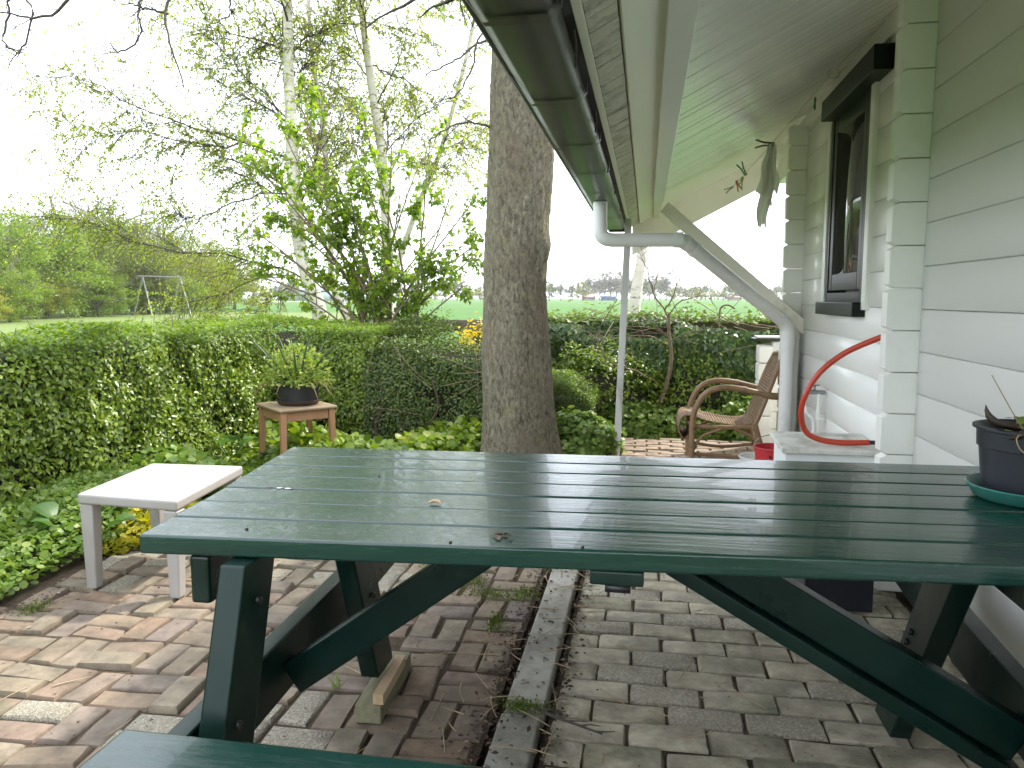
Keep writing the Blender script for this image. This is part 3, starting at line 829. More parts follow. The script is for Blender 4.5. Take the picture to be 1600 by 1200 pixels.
def plank_yz(x0, x1, p0, p1, w):
    """leg plank in the y-z plane, thick along x, ends cut level"""
    d = np.array([p1[0] - p0[0], p1[1] - p0[1]]); hw = w / 2 * np.linalg.norm(d) / abs(d[1])
    v = []
    for (y, z) in (p0, p1):
        v += [(x0, y - hw, z), (x1, y - hw, z), (x1, y + hw, z), (x0, y + hw, z)]
    return Geo().hexa(v)
# left frame, then right frame: near leg, far leg, bearer, batten (all slightly racked, as the table is)
FR = [((-.838, -.782), (1.215, .012), (1.445, .705), (2.200, .0875), (1.945, .705), [(-.836, .97), (-.906, 2.78)], -1, (-.932, -.888)),
      ((.702, .758), (1.235, .002), (1.465, .705), (2.285, .002), (1.845, .705), [(.765, .97), (.868, 2.78)], 1, (.772, .816))]
for (xs_, n0, n1, f0, f1, bl, s_, ct) in FR:
    plank_yz(xs_[0], xs_[1], n0, n1, .128).build('leg', M['green_smooth_shaded'], table, bevel=.006)
    plank_yz(xs_[0] + (.0 if s_ > 0 else -.002), xs_[1], f0, f1, .128).build('leg', M['green_smooth_shaded'], table, bevel=.006)
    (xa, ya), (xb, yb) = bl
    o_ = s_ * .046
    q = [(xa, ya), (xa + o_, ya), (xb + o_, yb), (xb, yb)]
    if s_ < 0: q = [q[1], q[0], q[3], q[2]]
    Geo().hexa([(x, y, .262) for x, y in q] + [(x, y, .4085) for x, y in q]).build('bench_bearer', M['green_smooth_shaded'], table, bevel=.005)
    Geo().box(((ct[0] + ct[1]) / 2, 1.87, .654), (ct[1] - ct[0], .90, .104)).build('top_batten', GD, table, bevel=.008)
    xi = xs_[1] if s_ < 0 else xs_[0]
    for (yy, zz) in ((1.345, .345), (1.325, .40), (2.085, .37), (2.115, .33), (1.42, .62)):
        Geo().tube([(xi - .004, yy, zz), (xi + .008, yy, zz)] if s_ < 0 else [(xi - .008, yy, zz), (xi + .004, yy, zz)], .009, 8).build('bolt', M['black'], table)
Geo().beam((-.852, 1.72, .298), (-.30, 1.72, .700), .050, .082, (0, 0, 1)).build('brace', M['green_smooth_shaded'], table, bevel=.005)
Geo().beam((.800, 1.72, .300), (.105, 1.72, .700), .062, .085, (0, 0, 1)).build('brace', M['green_smooth_shaded'], table, bevel=.005)
Geo().beam((.795, 1.695, .232), (.06, 1.695, .655), .072, .034, (0, 0, 1)).build('brace_batten', M['green_smooth_shaded'], table, bevel=.005)
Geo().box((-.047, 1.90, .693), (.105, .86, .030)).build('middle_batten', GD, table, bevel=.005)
Geo().box((-.045, 1.49, .671), (.05, .035, .014)).build('batten_stop', M['black'], table)

# supports under the legs
wb = Geo().box((-.790, 2.205, .0275), (.078, .355, .055), np.array(Matrix.Rotation(R(3), 3, 'Z')))
one('wood_block', wb, M['grey_wood'], 'mossy grey wooden block lying under the far left table leg', 'block', (-.790, 2.205, 0), bevel=.003)
lt = Geo().box((-.7585, 2.165, .0715), (.032, .255, .033), np.array(Matrix.Rotation(R(3), 3, 'Z')))
one('pine_lath', lt, M['bare_wood'], 'raw pine lath lying on top of the mossy wooden block', 'lath', (-.7585, 2.165, .055), bevel=.002)
cb = Geo().box((.53, 3.06, .04), (.16, .22, .10), np.array(Matrix.Rotation(R(14), 3, 'Z')), .95)
one('concrete_block', cb, M['block'], 'pale grey concrete block on the brick path under the table brace', 'block', (.53, 3.06, -.01), bevel=.012)
nc = thing('plastic_crate', 'navy blue plastic crate in shadow under the table by the house wall', 'crate', (.78, 3.27, -.008))
g = Geo()
for (cx, cy, sx, sy) in ((.78, 3.15, .26, .01), (.78, 3.39, .26, .01), (.655, 3.27, .01, .23), (.905, 3.27, .01, .23)):
    g.box((cx, cy, .12), (sx, sy, .25))
g.box((.78, 3.27, .0), (.25, .23, .012)); g.build('tub', M['navy'], nc, bevel=.003)
g = Geo()
for (cx, cy, sx, sy) in ((.78, 3.142, .29, .022), (.78, 3.398, .29, .022), (.645, 3.27, .022, .234), (.915, 3.27, .022, .234)): g.box((cx, cy, .238), (sx, sy, .02))
g.build('rim', M['navy'], nc, bevel=.003)

# things lying on the table top
def speck_thing(name, mat, label, cat, x, y, size, seed, z=TZ):
    r = np.random.default_rng(seed); g = Geo()
    n = 6; ang = r.uniform(0, 2 * math.pi, n)
    pos = np.stack([x + r.normal(0, size * .3, n), y + r.normal(0, size * .3, n), np.full(n, z + .004)], 1)
    leaf_scatter(g, pos, np.stack([np.cos(ang), np.sin(ang), r.uniform(.0, .3, n)], 1), np.array([[.1, .1, 1.]] * n) + r.normal(0, .3, (n, 3)), size * r.uniform(.5, 1, n), 1, 'mid')
    return one(name, g, mat, label, cat, (x, y, z))
sg = Geo(); pts = spline([(-.505, 1.735, .7535), (-.493, 1.745, .757), (-.480, 1.742, .7565), (-.472, 1.733, .7535)], 8)
sg.tube(pts, [.001, .0035, .0042, .0045, .0044, .004, .003, .001], 8)
one('seed_husk', sg, M['bare_wood'], 'tiny curved beige seed husk on the middle of the table top', 'seed husk', (-.49, 1.74, .75), smooth=60)
speck_thing('dead_leaf', M['litter'], 'small curled dark dead leaf on the front table board', 'dead leaf', -.285, 1.517, .026, 3)
for k, (x, y) in enumerate(((-.96, 1.83), (-.93, 1.825), (-.905, 1.822))):
    r = np.random.default_rng(50 + k); g = Geo()
    a = np.arange(9) * 2 * math.pi / 9
    rad = .0042 * (1 + .5 * r.random(9))
    v = np.concatenate([np.stack([x + 1.6 * rad * np.cos(a), y + rad * np.sin(a), np.full(9, .7505)], 1), [(x, y, .7525)]])
    g.add(v, None, [(i, (i + 1) % 9, 9) for i in range(9)])
    one('bird_dropping', g, M['enamel'] if k else M['peg_wood'], ['brownish dropping at the left end of the fourth table board', 'pale dropping spot in the middle of the row on the fourth board', 'pale dropping spot at the right of the row on the fourth board'][k], 'dropping', (x, y, .75), 'droppings on the table')
for k, (x, y) in enumerate(((-.83, 1.475), (-.38, 1.462), (-.115, 1.478), (-.72, 1.995))):
    g = Geo(); g.tube([(x - .003, y, .7515), (x + .003, y + .001, .752)], [.0015, .002], 6)
    one('dark_bud', g, M['litter'], ['dark bud near the left front corner of the table', 'dark bud left of the centre on the front table board', 'dark bud on the front table board right of the curled leaf', 'dark bud on the fifth board of the table from the front'][k], 'bud', (x, y, .75), 'buds on the table top')

# pot with withered agave at the right end of the table
cx, cy = .930, 2.03
sau = one('plant_saucer', Geo().lathe([(.0, .7515), (.105, .7515), (.118, .757), (.134, .783), (.138, .786), (.140, .783), (.1275, .757), (.0, .757)][1:][::1] if False else [(.001, .7512), (.108, .7512), (.120, .757), (.137, .785), (.134, .788), (.130, .786), (.116, .760), (.105, .7565), (.001, .7565)], 40, (cx, cy, 0)), M['saucer_teal'], 'teal green plastic saucer on the right end of the table', 'saucer', (cx, cy, .75), smooth=40)
pot = thing('plant_pot', 'dark navy plastic pot standing in the teal saucer on the table', 'pot', (cx, cy, .757))
Geo().lathe([(.001, .7575), (.098, .7575), (.101, .761), (.112, .878), (.117, .880), (.119, .921), (.128, .924), (.128, .930), (.118, .931), (.114, .922), (.109, .90), (.001, .90)], 40, (cx, cy, 0)).build('pot_wall', M['pot_dark'], pot, 35)
Geo().lathe([(.1085, .907), (.05, .912), (.001, .909)], 20, (cx, cy, 0)).build('potting_soil', M['soil'], pot, 60)
ag = thing('agave_plant', 'withered brown agave rosette with small green weeds in the navy pot', 'plant', (cx, cy, .905))
def blade(pts, w, mat, name, par, fold=.25):
    P = spline(pts, 9); T = norm(np.gradient(P, axis=0)); side = norm(np.cross(T, np.array([0, 0, 1.0]) + 1e-3)); n_ = np.cross(side, T)
    prof = np.array([.75, .95, 1, .97, .9, .78, .6, .36, .05])[:, None] * w
    v = np.concatenate([P + side * prof / 2 + n_ * fold * prof, P - n_ * .1 * prof, P - side * prof / 2 + n_ * fold * prof, P - n_ * .4 * prof])
    f = []
    for i in range(8):
        for a, b in ((0, 1), (1, 2), (2, 3), (3, 0)): f.append((a * 9 + i, b * 9 + i, b * 9 + i + 1, a * 9 + i + 1))
    return Geo().add(v, f).build(name, mat, par, 180)
blade([(cx, cy, .91), (cx - .04, cy - .03, .933), (cx - .10, cy - .05, .945), (cx - .128, cy - .06, .965), (cx - .135, cy - .062, .99)], .030, M['agave_leaf'], 'leaf', ag)
blade([(cx, cy, .91), (cx + .03, cy - .02, .945), (cx + .01, cy - .05, .975), (cx - .035, cy - .06, .985)], .028, M['agave_leaf'], 'leaf', ag)
blade([(cx, cy, .91), (cx - .02, cy - .06, .93), (cx - .07, cy - .10, .925), (cx - .10, cy - .105, .915)], .03, M['agave_leaf'], 'leaf', ag)
blade([(cx, cy, .91), (cx + .06, cy - .01, .95), (cx + .10, cy - .03, .96), (cx + .13, cy - .04, .95)], .03, M['agave_leaf'], 'leaf', ag)
blade([(cx, cy + .01, .91), (cx + .04, cy + .06, .94), (cx + .03, cy + .10, .96)], .026, M['agave_leaf'], 'leaf', ag)
g = Geo(); n = 34; r = np.random.default_rng(4)
pos = np.stack([cx + r.uniform(-.055, .06, n), cy + r.uniform(-.08, .04, n), .915 + r.uniform(.01, .05, n)], 1)
leaf_scatter(g, pos, r.normal(0, 1, (n, 3)) * [1, 1, .3], np.array([0, -.4, 1]) + r.normal(0, .4, (n, 3)), .02, 1.3, 'round')
g.build('weed_leaves', M['cover_leaf'], ag, 180, kind='stuff')
g = Geo()
g.tube(spline([(cx - .03, cy - .05, .91), (cx - .07, cy - .06, .965), (cx - .125, cy - .06, 1.06)], 8), [.0018] * 4 + [.0012] * 4, 5)
g.build('dry_stalk', M['straw'], ag)
g = Geo(); g.tube(spline([(cx - .04, cy - .09, .925), (cx - .085, cy - .115, .925), (cx - .085, cy - .128, .90), (cx - .07, cy - .135, .885)], 8), .0016, 5)
g.build('dry_stalk', M['straw'], ag)

# ---------------------------------------------------------------- white plastic side table
wt = thing('side_table', 'low white plastic side table on the bricks beside the hedge', 'side table', (-2.15, 3.1, 0))
c4 = [np.array(p) for p in ((-2.354, 2.815), (-1.868, 2.778), (-1.942, 3.44), (-2.422, 3.425))]
TZ2 = .42
v = [(*p, TZ2 - .045) for p in c4] + [(*p, TZ2) for p in c4]
cen = sum(c4) / 4
Geo().hexa(v).build('table_top', M['white_plastic'], wt, bevel=.012, seg=3)
ins = [cen + (p - cen) * .95 for p in c4]
for p in c4:
    d = (cen - p); d = np.sign(d)
    w0, w1 = .066, .046
    q0 = [p + d * .004, p + d * np.array([w0, .004]), p + d * w0, p + d * np.array([.004, w0])]
    off = np.array([.012, .008]) * d
    q1 = [p + off + d * .0, p + off + d * np.array([w1, 0]), p + off + d * w1, p + off + d * np.array([0, w1])]
    if d[0] * d[1] < 0: q0 = q0[::-1]; q1 = q1[::-1]
    Geo().hexa([(*k, .001) for k in q1] + [(*k, TZ2 - .046) for k in q0]).build('leg', M['white_plastic'], wt, bevel=.008)

# ---------------------------------------------------------------- wooden stool with pot plant
st = thing('wooden_stool', 'small square wooden stool standing before the hedge corner', 'stool', (-2.575, 5.36, 0))

cs = np.array([-2.575, 5.36]); ex = norm(np.array([.50, .36])); ey = np.array([-ex[1], ex[0]])
ex = norm(np.array([.52, -.02])); 
# seat square turned about 38 degrees
ca, sa_ = math.cos(R(47)), math.sin(R(47)); Rz = np.array([[ca, -sa_], [sa_, ca]])
def sp(a, b): return cs + Rz @ np.array([a, b])
hx, hy = .205, .235
rot3 = np.array([[ca, -sa_, 0], [sa_, ca, 0], [0, 0, 1]])
Geo().box((*cs, .44), (2 * hx + .03, 2 * hy + .03, .022), rot3).build('seat', M['stool_top'], st, bevel=.009, seg=3)
for a, b in ((-1, -1), (1, -1), (1, 1), (-1, 1)):
    q = sp(a * (hx - .022), b * (hy - .022)); q1 = sp(a * (hx - .012), b * (hy - .012))
    g = Geo(); w = .022
    v = [(*(q1 + Rz @ np.array(k) * .018), .0) for k in ((-1,-1),(1,-1),(1,1),(-1,1))] + [(*(q + Rz @ np.array(k) * w), .428) for k in ((-1,-1),(1,-1),(1,1),(-1,1))]
    g.hexa(v).build('leg', M['stool'], st, bevel=.004)
for a, b, sx, sy in ((0, -1, 2 * hx - .092, .018), (0, 1, 2 * hx - .092, .018), (-1, 0, .018, 2 * hy - .092), (1, 0, .018, 2 * hy - .092)):
    Geo().box((*sp(a * (hx - .022), b * (hy - .022)), .392), (sx, sy, .07), rot3).build('apron', M['stool'], st, bevel=.003)
pc = cs + np.array([.02, .0])
one('plant_saucer', Geo().lathe([(.001, .4515), (.135, .4515), (.152, .470), (.160, .488), (.155, .490), (.146, .470), (.13, .459), (.001, .459)], 36, (*pc, 0)), M['saucer_brown'], 'brown saucer on the wooden stool', 'saucer', (*pc, .451), smooth=40)
sp_ = thing('flower_pot', 'charcoal bowl pot on the brown saucer on the stool', 'pot', (*pc, .46))
Geo().lathe([(.001, .4600), (.125, .4600), (.140, .47), (.158, .60), (.162, .604), (.150, .604), (.145, .58), (.001, .58)], 36, (*pc, 0)).build('bowl', M['pot_grey'], sp_, 35)
pl = thing('pot_plant', 'bushy yellow green pot plant with grey strap leaves on the stool', 'plant', (*pc, .58))
g = Geo(); r = np.random.default_rng(11); n = 1500
u = r.random(n); ph = r.uniform(0, 2 * math.pi, n); rad = .255 * np.sqrt(r.uniform(.15, 1, n)); el = np.arccos(r.uniform(0, 1, n))
pos = np.stack([pc[0] + rad * np.sin(el) * np.cos(ph), pc[1] + rad * np.sin(el) * np.sin(ph), .60 + rad * np.cos(el) * 1.15], 1)
dr = pos - np.array([*pc, .55]); leaf_scatter(g, pos, dr + r.normal(0, .1, (n, 3)) + [0, 0, -.08], norm(dr) + [0, 0, .8] + r.normal(0, .4, (n, 3)), r.uniform(.022, .042, n), 1.1, 'mid')
g.build('foliage', M['pot_leaf'], pl, 180, kind='stuff')
for k in range(13):
    a = k * 2.4 + .3; lean = r.uniform(.35, 1.1); L0 = r.uniform(.38, .50)
    d = np.array([math.cos(a) * lean, math.sin(a) * lean, 1]); d /= np.linalg.norm(d)
    b = np.array([*pc, .60]) + d * [.1, .1, .02]
    blade([b, b + d * L0 * .5, b + d * L0 + [0, 0, -.02]], .020, M['strap_leaf'], 'strap_leaf', pl, .3)
for k in range(8):
    a = [-2.9, -2.6, -2.35, -1.7, -.75, -.4, -.2, .1][k]; d = np.array([math.cos(a), math.sin(a), 0])
    q_ = r.uniform(.7, 1.5); b = np.array([*pc, .62]) + d * .17
    blade([b, b + d * .07 * q_ + [0, 0, .0], b + d * .14 * q_ + [r.normal(0, .02), 0, -.08 * q_]], r.uniform(.008, .014), M['dry_leaf'], 'dry_leaf', pl, .2)
one('metal_bowl', Geo().lathe([(.001, .002), (.06, .002), (.075, .012), (.105, .075), (.110, .078), (.100, .078), (.07, .018), (.001, .012)], 28, (-2.80, 5.42, 0)), M['metal'], 'dull metal bowl on the ground under the wooden stool', 'bowl', (-2.80, 5.42, 0), smooth=40)

# ---------------------------------------------------------------- rattan armchair
ch = thing('rattan_armchair', 'brown rattan armchair facing left on the sunlit brick patio', 'armchair', (.6, 6.0, 0))
RT = M['rattan']; YN, YF = 5.76, 6.25
def cane(pts, r, name, n=16, sides=10, taper=None, par=ch):
    P = spline(pts, n); rr = np.full(n, r)
    return Geo().tube(P, rr if taper is None else np.linspace(r, taper, n), sides).build(name, RT, par, 60)
for y, s in ((YN, -1), (YF, 1)):
    cane([(.352, y, .0), (.350, y, .15), (.352, y, .33), (.375, y, .44), (.43, y, .535), (.52, y, .585), (.64, y, .59), (.78, y, .565), (.90, y - s * .02, .535), (.945, y - s * .03, .53)], .0215, 'arm_frame', 34)
    cane([(.80, y - s * .02, .33), (.835, y - s * .02, .20), (.90, y + s * .01, .0)], .02, 'rear_leg', 10)
    cane([(.335, y - s * .03, .30), (.55, y - s * .02, .295), (.80, y - s * .03, .30)], .018, 'seat_rail', 10)
    cane([(.785, y - s * .025, .28), (.86, y - s * .03, .48), (.935, y - s * .04, .70), (.985, y - s * .06, .815)], .019, 'back_post', 14)
    cane([(.355, y - s * .012, .10), (.42, y - s * .012, .22), (.56, y - s * .012, .285)], .011, 'curved_brace', 10, 8)
    cane([(.845, y - s * .012, .13), (.78, y - s * .012, .23), (.66, y - s * .012, .285)], .011, 'curved_brace', 10, 8)
    cane([(.352, y - s * .01, .095), (.60, y - s * .06, .075), (.865, y - s * .01, .095)], .013, 'stretcher', 12, 8)
    for (p, q) in (((.350, y, .14), (.350, y, .17)), ((.352, y, .30), (.352, y, .335)), ((.90, y - s * .02, .535), (.955, y - s * .03, .53)), ((.70, y, .580), (.73, y, .575))):
        Geo().tube([p, q], .026, 10).build('cane_binding', M['weave'], ch, 60)
cane([(.985, YN + .06, .815), (.992, 6.0, .835), (.985, YF - .06, .815)], .021, 'top_rail', 12)
cane([(.352, YN, .25), (.335, 6.0, .26), (.352, YF, .25)], .014, 'front_rail', 12)
cane([(.86, YN, .11), (.86, YF, .11)], .013, 'stretcher', 6, 8)
# woven seat and back follow one profile: front roll, seat, back
prof = spline([(.335, .225), (.30, .20), (.268, .235), (.258, .30), (.285, .365), (.35, .372), (.45, .345), (.60, .320), (.73, .315), (.795, .345), (.845, .46), (.90, .61), (.955, .745), (.985, .815)], 96)
yy = np.linspace(YN + .028, YF - .028, 40)
nrm2 = np.gradient(prof, axis=0); nrm2 = norm(np.stack([-nrm2[:, 1], nrm2[:, 0]], 1))
def weave(i0, i1, name, inset=0):
    g = Geo()
    for i in range(i0, i1):                       # flat wefts going over and under
        s = ((np.arange(40) + i) % 2) * 2 - 1
        ycur = yy if not inset else 6.0 + (yy - 6.0) * (1 - inset * (i - i0) / (i1 - i0))
        P = np.stack([prof[i, 0] + nrm2[i, 0] * .0028 * s, ycur, prof[i, 1] + nrm2[i, 1] * .0028 * s], 1)
        g.tube(P, .0062, 5, False)
    for k in range(0, 40, 2):
        P = np.stack([prof[i0:i1, 0], np.full(i1 - i0, yy[k]) if not inset else 6.0 + (yy[k] - 6.0) * (1 - inset * np.linspace(0, 1, i1 - i0)), prof[i0:i1, 1]], 1)
        g.tube(P, .0042, 4, False)
    # closed backing skin of cane under the strands
    i = np.arange(i1 - i0 - 1)[:, None] * 2
    ya = np.stack([np.full(i1 - i0, yy[0]), np.full(i1 - i0, yy[-1])], 1)
    if inset: ya = 6.0 + (ya - 6.0) * (1 - inset * np.linspace(0, 1, i1 - i0))[:, None]
    v = np.stack([np.repeat(prof[i0:i1, :1], 2, 1), ya, np.repeat(prof[i0:i1, 1:], 2, 1)], -1).reshape(-1, 3)
    g.add(v, np.concatenate([i, i + 1, i + 3, i + 2], 1))
    return g.build(name, M['weave'], ch, 60)
weave(0, 66, 'woven_seat'); weave(66, 96, 'woven_back', .10)

# ---------------------------------------------------------------- chest, hose, tap, bucket by the wall
cz = .535
chest = thing('storage_chest', 'white painted storage chest with grimy lid against the house wall', 'chest', (.87, 3.93, 0))
Geo().box((.873, 3.935, (cz - .03) / 2 + .002), (.415, .33, cz - .03)).build('body', M['chest'], chest, bevel=.004)
g = Geo(); v = []
for z0 in (cz - .025, cz):
    v += [(.645, 3.745, z0), (1.092, 3.745, z0), (1.092, 4.12, z0 + .02), (.645, 4.12, z0 + .02)]
g.hexa(v).build('lid', M['chest_top'], chest, bevel=.005)
Geo().box((.873, 3.765, .43), (.37, .014, .06)).build('front_batten', M['chest'], chest, bevel=.003)
Geo().box((.873, 3.765, .22), (.37, .014, .30)).build('front_panel', M['chest'], chest, bevel=.003)
for x in (.70, .745):
    Geo().tube([(x, 3.762, .42), (x, 3.756, .42)], .004, 8).build('screw', M['metal'], chest)

hp = spline([(1.085, 3.66, 1.085), (1.02, 3.70, 1.055), (.90, 3.75, .985), (.80, 3.77, .89), (.745, 3.78, .78), (.735, 3.80, .69), (.765, 3.83, .605), (.83, 3.84, .567), (.93, 3.83, .556), (1.05, 3.82, .562)], 60)
hose = thing('garden_hose', 'stiff red hose looping from the wall down onto the chest lid', 'hose', (.9, 3.8, .55))
Geo().tube(hp, .0135, 14).build('hose_tube', M['hose'], hose, 180)
Geo().tube([hp[-1], hp[-1] + [.03, 0, .0]], .0105, 12).build('hose_core', M['black'], hose)

tapo = thing('garden_tap', 'outdoor tap on a thin pipe fixed to the white wall', 'tap', (1.06, 4.95, .65))
Geo().tube([(1.055, 4.95, .004), (1.055, 4.95, .66)], .011, 10).build('tap_pipe', M['wall_end'], tapo, 60)
Geo().tube([(1.09, 4.95, .665), (1.0, 4.95, .665), (.975, 4.95, .655), (.97, 4.95, .62)], .014, 10).build('tap_body', M['metal'], tapo, 60)
Geo().tube([(1.03, 4.95, .675), (1.03, 4.95, .705)], .008, 8).build('tap_spindle', M['metal'], tapo)
Geo().box((1.03, 4.95, .708), (.055, .012, .010)).build('tap_handle', M['metal'], tapo, bevel=.003)
Geo().tube(spline([(.97, 4.95, .62), (.985, 4.94, .54), (1.02, 4.935, .50), (1.03, 4.94, .42), (1.01, 4.94, .36)], 14), .010, 8).build('drain_hose', M['pipe'], tapo, 60)
for z in (.25, .50): Geo().box((1.078, 4.95, z), (.045, .03, .014)).build('pipe_clip', M['pipe'], tapo)

bx, by = .845, 5.22
bu = thing('red_bucket', 'red plastic bucket with wire handle between the armchair and the chest', 'bucket', (bx, by, 0))
Geo().lathe([(.001, .003), (.095, .003), (.10, .01), (.122, .255), (.129, .255), (.131, .268), (.119, .268), (.096, .02), (.001, .012)], 28, (bx, by, 0)).build('bucket_wall', M['red_plastic'], bu, 40)
a = np.linspace(.15, math.pi - .15, 18)
Geo().tube(np.stack([bx + .128 * np.cos(a), by + .02 * np.sin(a), .258 + .085 * np.sin(a)], 1), .003, 6).build('wire_handle', M['metal'], bu)
Geo().tube([(bx - .04, by - .129, .22), (bx - .04, by - .1235, .22)], .008, 8).build('handle_stud', M['black'], bu)
wbx, wby = .79, 5.44
one('enamel_basin', Geo().lathe([(.001, .003), (.06, .003), (.085, .02), (.115, .06), (.135, .145), (.142, .15), (.140, .157), (.128, .156), (.108, .06), (.001, .016)], 32, (wbx, wby, 0)), M['enamel'], 'white enamel basin peeping out behind the red bucket', 'basin', (wbx, wby, 0), smooth=40)

# ---------------------------------------------------------------- clothes line, pegs and rag
c0, c1 = np.array([.967, 4.52, ZC + 1.212]), np.array([.697, 6.9, ZC + .935])
def on_line(t): return c0 + (c1 - c0) * t + np.array([0, 0, -.012 * 4 * t * (1 - t)])
cl = thing('clothes_line', 'thin white clothes line strung under the soffit along the house', 'clothes line', tuple(c0))
start = np.array([1.035, 3.45, ZC + 1.235])
Geo().tube([start] + [on_line(t) for t in np.linspace(0, 1.04, 14)], .0022, 5).build('cord', M['cord'], cl)
a = np.linspace(0, 2 * math.pi, 20)
Geo().tube(np.stack([c0[0] + .028 * np.cos(a), np.full(20, c0[1]), c0[2] - .012 + .028 * np.sin(a)], 1), .003, 6, False).build('ring', M['cord'], cl, 60)
Geo().tube([c0 + [0, 0, .045], c0 + [0, 0, .0]], .010, 10).build('ceiling_hook', M['wall_end'], cl, 60)
def peg(pos, mat, label, tilt, yaw, size=1.0):
    t_ = thing('clothes_peg', label, 'clothes peg', tuple(pos), 'pegs on the clothes line')
    Rm = np.array((Matrix.Rotation(yaw, 3, 'Z') @ Matrix.Rotation(tilt, 3, 'Y')))
    for s in (-1, 1):
        g = Geo(); P = np.array([(s * .004, 0, .012), (s * .005, 0, -.012), (s * .006, 0, -.03), (s * .016, 0, -.062)]) * size
        v = []
        for k in range(3):
            g.beam(Rm @ P[k] + pos, Rm @ P[k + 1] + pos, .009 * size, .006 * size, Rm @ np.array([1, 0, 0]))
        g.build('peg_arm', mat, t_)
    Geo().tube([Rm @ np.array([0, -.007, -.014]) * 1 + pos, Rm @ np.array([0, .007, -.014]) + pos], .005, 8).build('spring', M['metal'], t_)
tr_ = .50
peg(on_line(tr_), M['peg_wood'], 'weathered wooden peg holding the grey rag', R(95), R(-12), 1.7)
peg(on_line(.81), M['peg_green'], 'green plastic peg on the clothes line left of the rag', R(150), 0, 1.5)
peg(on_line(.845) + [0, 0, -.02], M['peg_yellow'], 'yellow green peg hanging below the green one', R(15), 0.2, 1.2)
peg(on_line(.925), M['peg_red'], 'reddish peg on the line left of the yellow one', R(-25), 0.3, 1.2)
peg(on_line(1.0), M['peg_wood'], 'small brown peg at the far end of the line', R(60), 0.3, 1.1)
peg(np.array([1.015, 5.22, ZC + 1.235]), M['peg_green'], 'green peg near the top left of the window', R(10), 1.2, 1.0)
rp = on_line(tr_); g = Geo(); nu, nv = 13, 26
def strip(wtop, wbot, L0, x_off, ph, split):
    u = np.linspace(-.5, .5, nu); t = np.linspace(0, 1, nv); v = []
    for b in t:
        w = wtop + (wbot - wtop) * min(1, b * 3)
        for a in u:
            x = x_off * b + a * w * (1 - .25 * math.sin(b * 5 + ph)) + .008 * math.sin(b * 11 + ph)
            y = .020 * math.sin(a * 11 + ph + b * 2) * (1 - .3 * b) + .01 * math.sin(b * 9)
            z = -L0 * b - .012 * math.cos(a * 9 + ph) * b + (.015 * math.sin(a * 23 + ph) * (b > .95))
            v.append((rp[0] + x, rp[1] + y, rp[2] + z))
    i = np.arange(nv - 1)[:, None] * nu; k = np.arange(nu - 1)[None]
    g.add(v, np.stack([i + k, i + k + 1, i + nu + k + 1, i + nu + k], -1).reshape(-1, 4))
strip(.05, .12, .34, -.010, 0, 0); strip(.04, .07, .56, -.045, 1.7, 0); strip(.03, .04, .42, -.004, 3.1, 0)
one('cloth_rag', g, M['rag'], 'torn grey rag hanging from the clothes line beside the house corner', 'rag', tuple(rp), smooth=180)

# ---------------------------------------------------------------- fence rail, swing, shepherd's hook
fe = thing('rail_fence', 'weathered brown rail fence half buried in ivy behind the garden', 'fence', (0, 8.05, 0))
Geo().box((.3, 8.05, .945), (6.4, .045, .13)).build('rail', M['rail'], fe, bevel=.006)
Geo().box((.3, 8.06, .45), (6.4, .045, .12)).build('rail', M['rail'], fe, bevel=.006)
for x in (-2.85, -1.2, .45, 2.1, 3.45): Geo().box((x, 8.12, .49), (.09, .09, 1.08)).build('post', M['rail'], fe, bevel=.006)
Geo().tube(spline([(.70,7.60,-.04),(.69,7.60,.42),(.69,7.60,.79),(.69,7.60,1.09),(.71,7.60,1.16),(.77,7.60,1.175),(.83,7.60,1.14)], 30), .007, 7)
g = Geo(); g.tube(spline([(.70,7.60,-.04),(.69,7.60,.42),(.69,7.60,.79),(.69,7.60,1.09),(.71,7.60,1.16),(.77,7.60,1.175),(.83,7.60,1.14)], 30), .008, 7)
one('plant_hook', g, M['rail'], 'thin rusty hooked rod standing in the ivy bed', 'rod', (.70, 7.6, -.04), smooth=60)

sw = thing('swing_frame', 'white wooden swing frame on the lawn beyond the hedge', 'swing', (-33.6, 50.2, 0))
SW = M['swing']
for (top, feet) in (((-35.6, 50.3, 2.75), ((-34.5, 49.6, -.05), (-36.7, 50.6, -.05))), ((-33.1, 51.0, 2.68), ((-32.0, 50.4, -.05), (-34.2, 51.3, -.05)))):
    for f in feet: Geo().beam(f, top, .09, .09).build('pole', SW, sw, bevel=.02)
Geo().beam((-36.0, 50.2, 2.82), (-32.8, 51.1, 2.74), .09, .09).build('crossbar', SW, sw, bevel=.02)
for x in (-34.5, -34.0): Geo().tube([(x, 50.65, 2.7), (x, 50.65, .55)], .02, 5).build('rope', M['rail'], sw)
Geo().box((-34.25, 50.65, .53), (.7, .25, .06)).build('swing_seat', M['black'], sw)
# ---------------------------------------------------------------- vegetation
def wob(p, f, s):
    return (np.sin(p[:, 0] * f + s) * np.sin(p[:, 1] * f * 1.3 + s * 2.1) + np.sin(p[:, 2] * f * 1.7 + s * .7 + p[:, 0] * f * .6) * .7 + np.sin(p[:, 1] * f * 2.3 + p[:, 2] * f * 2.1 + s) * .5) / 1.8

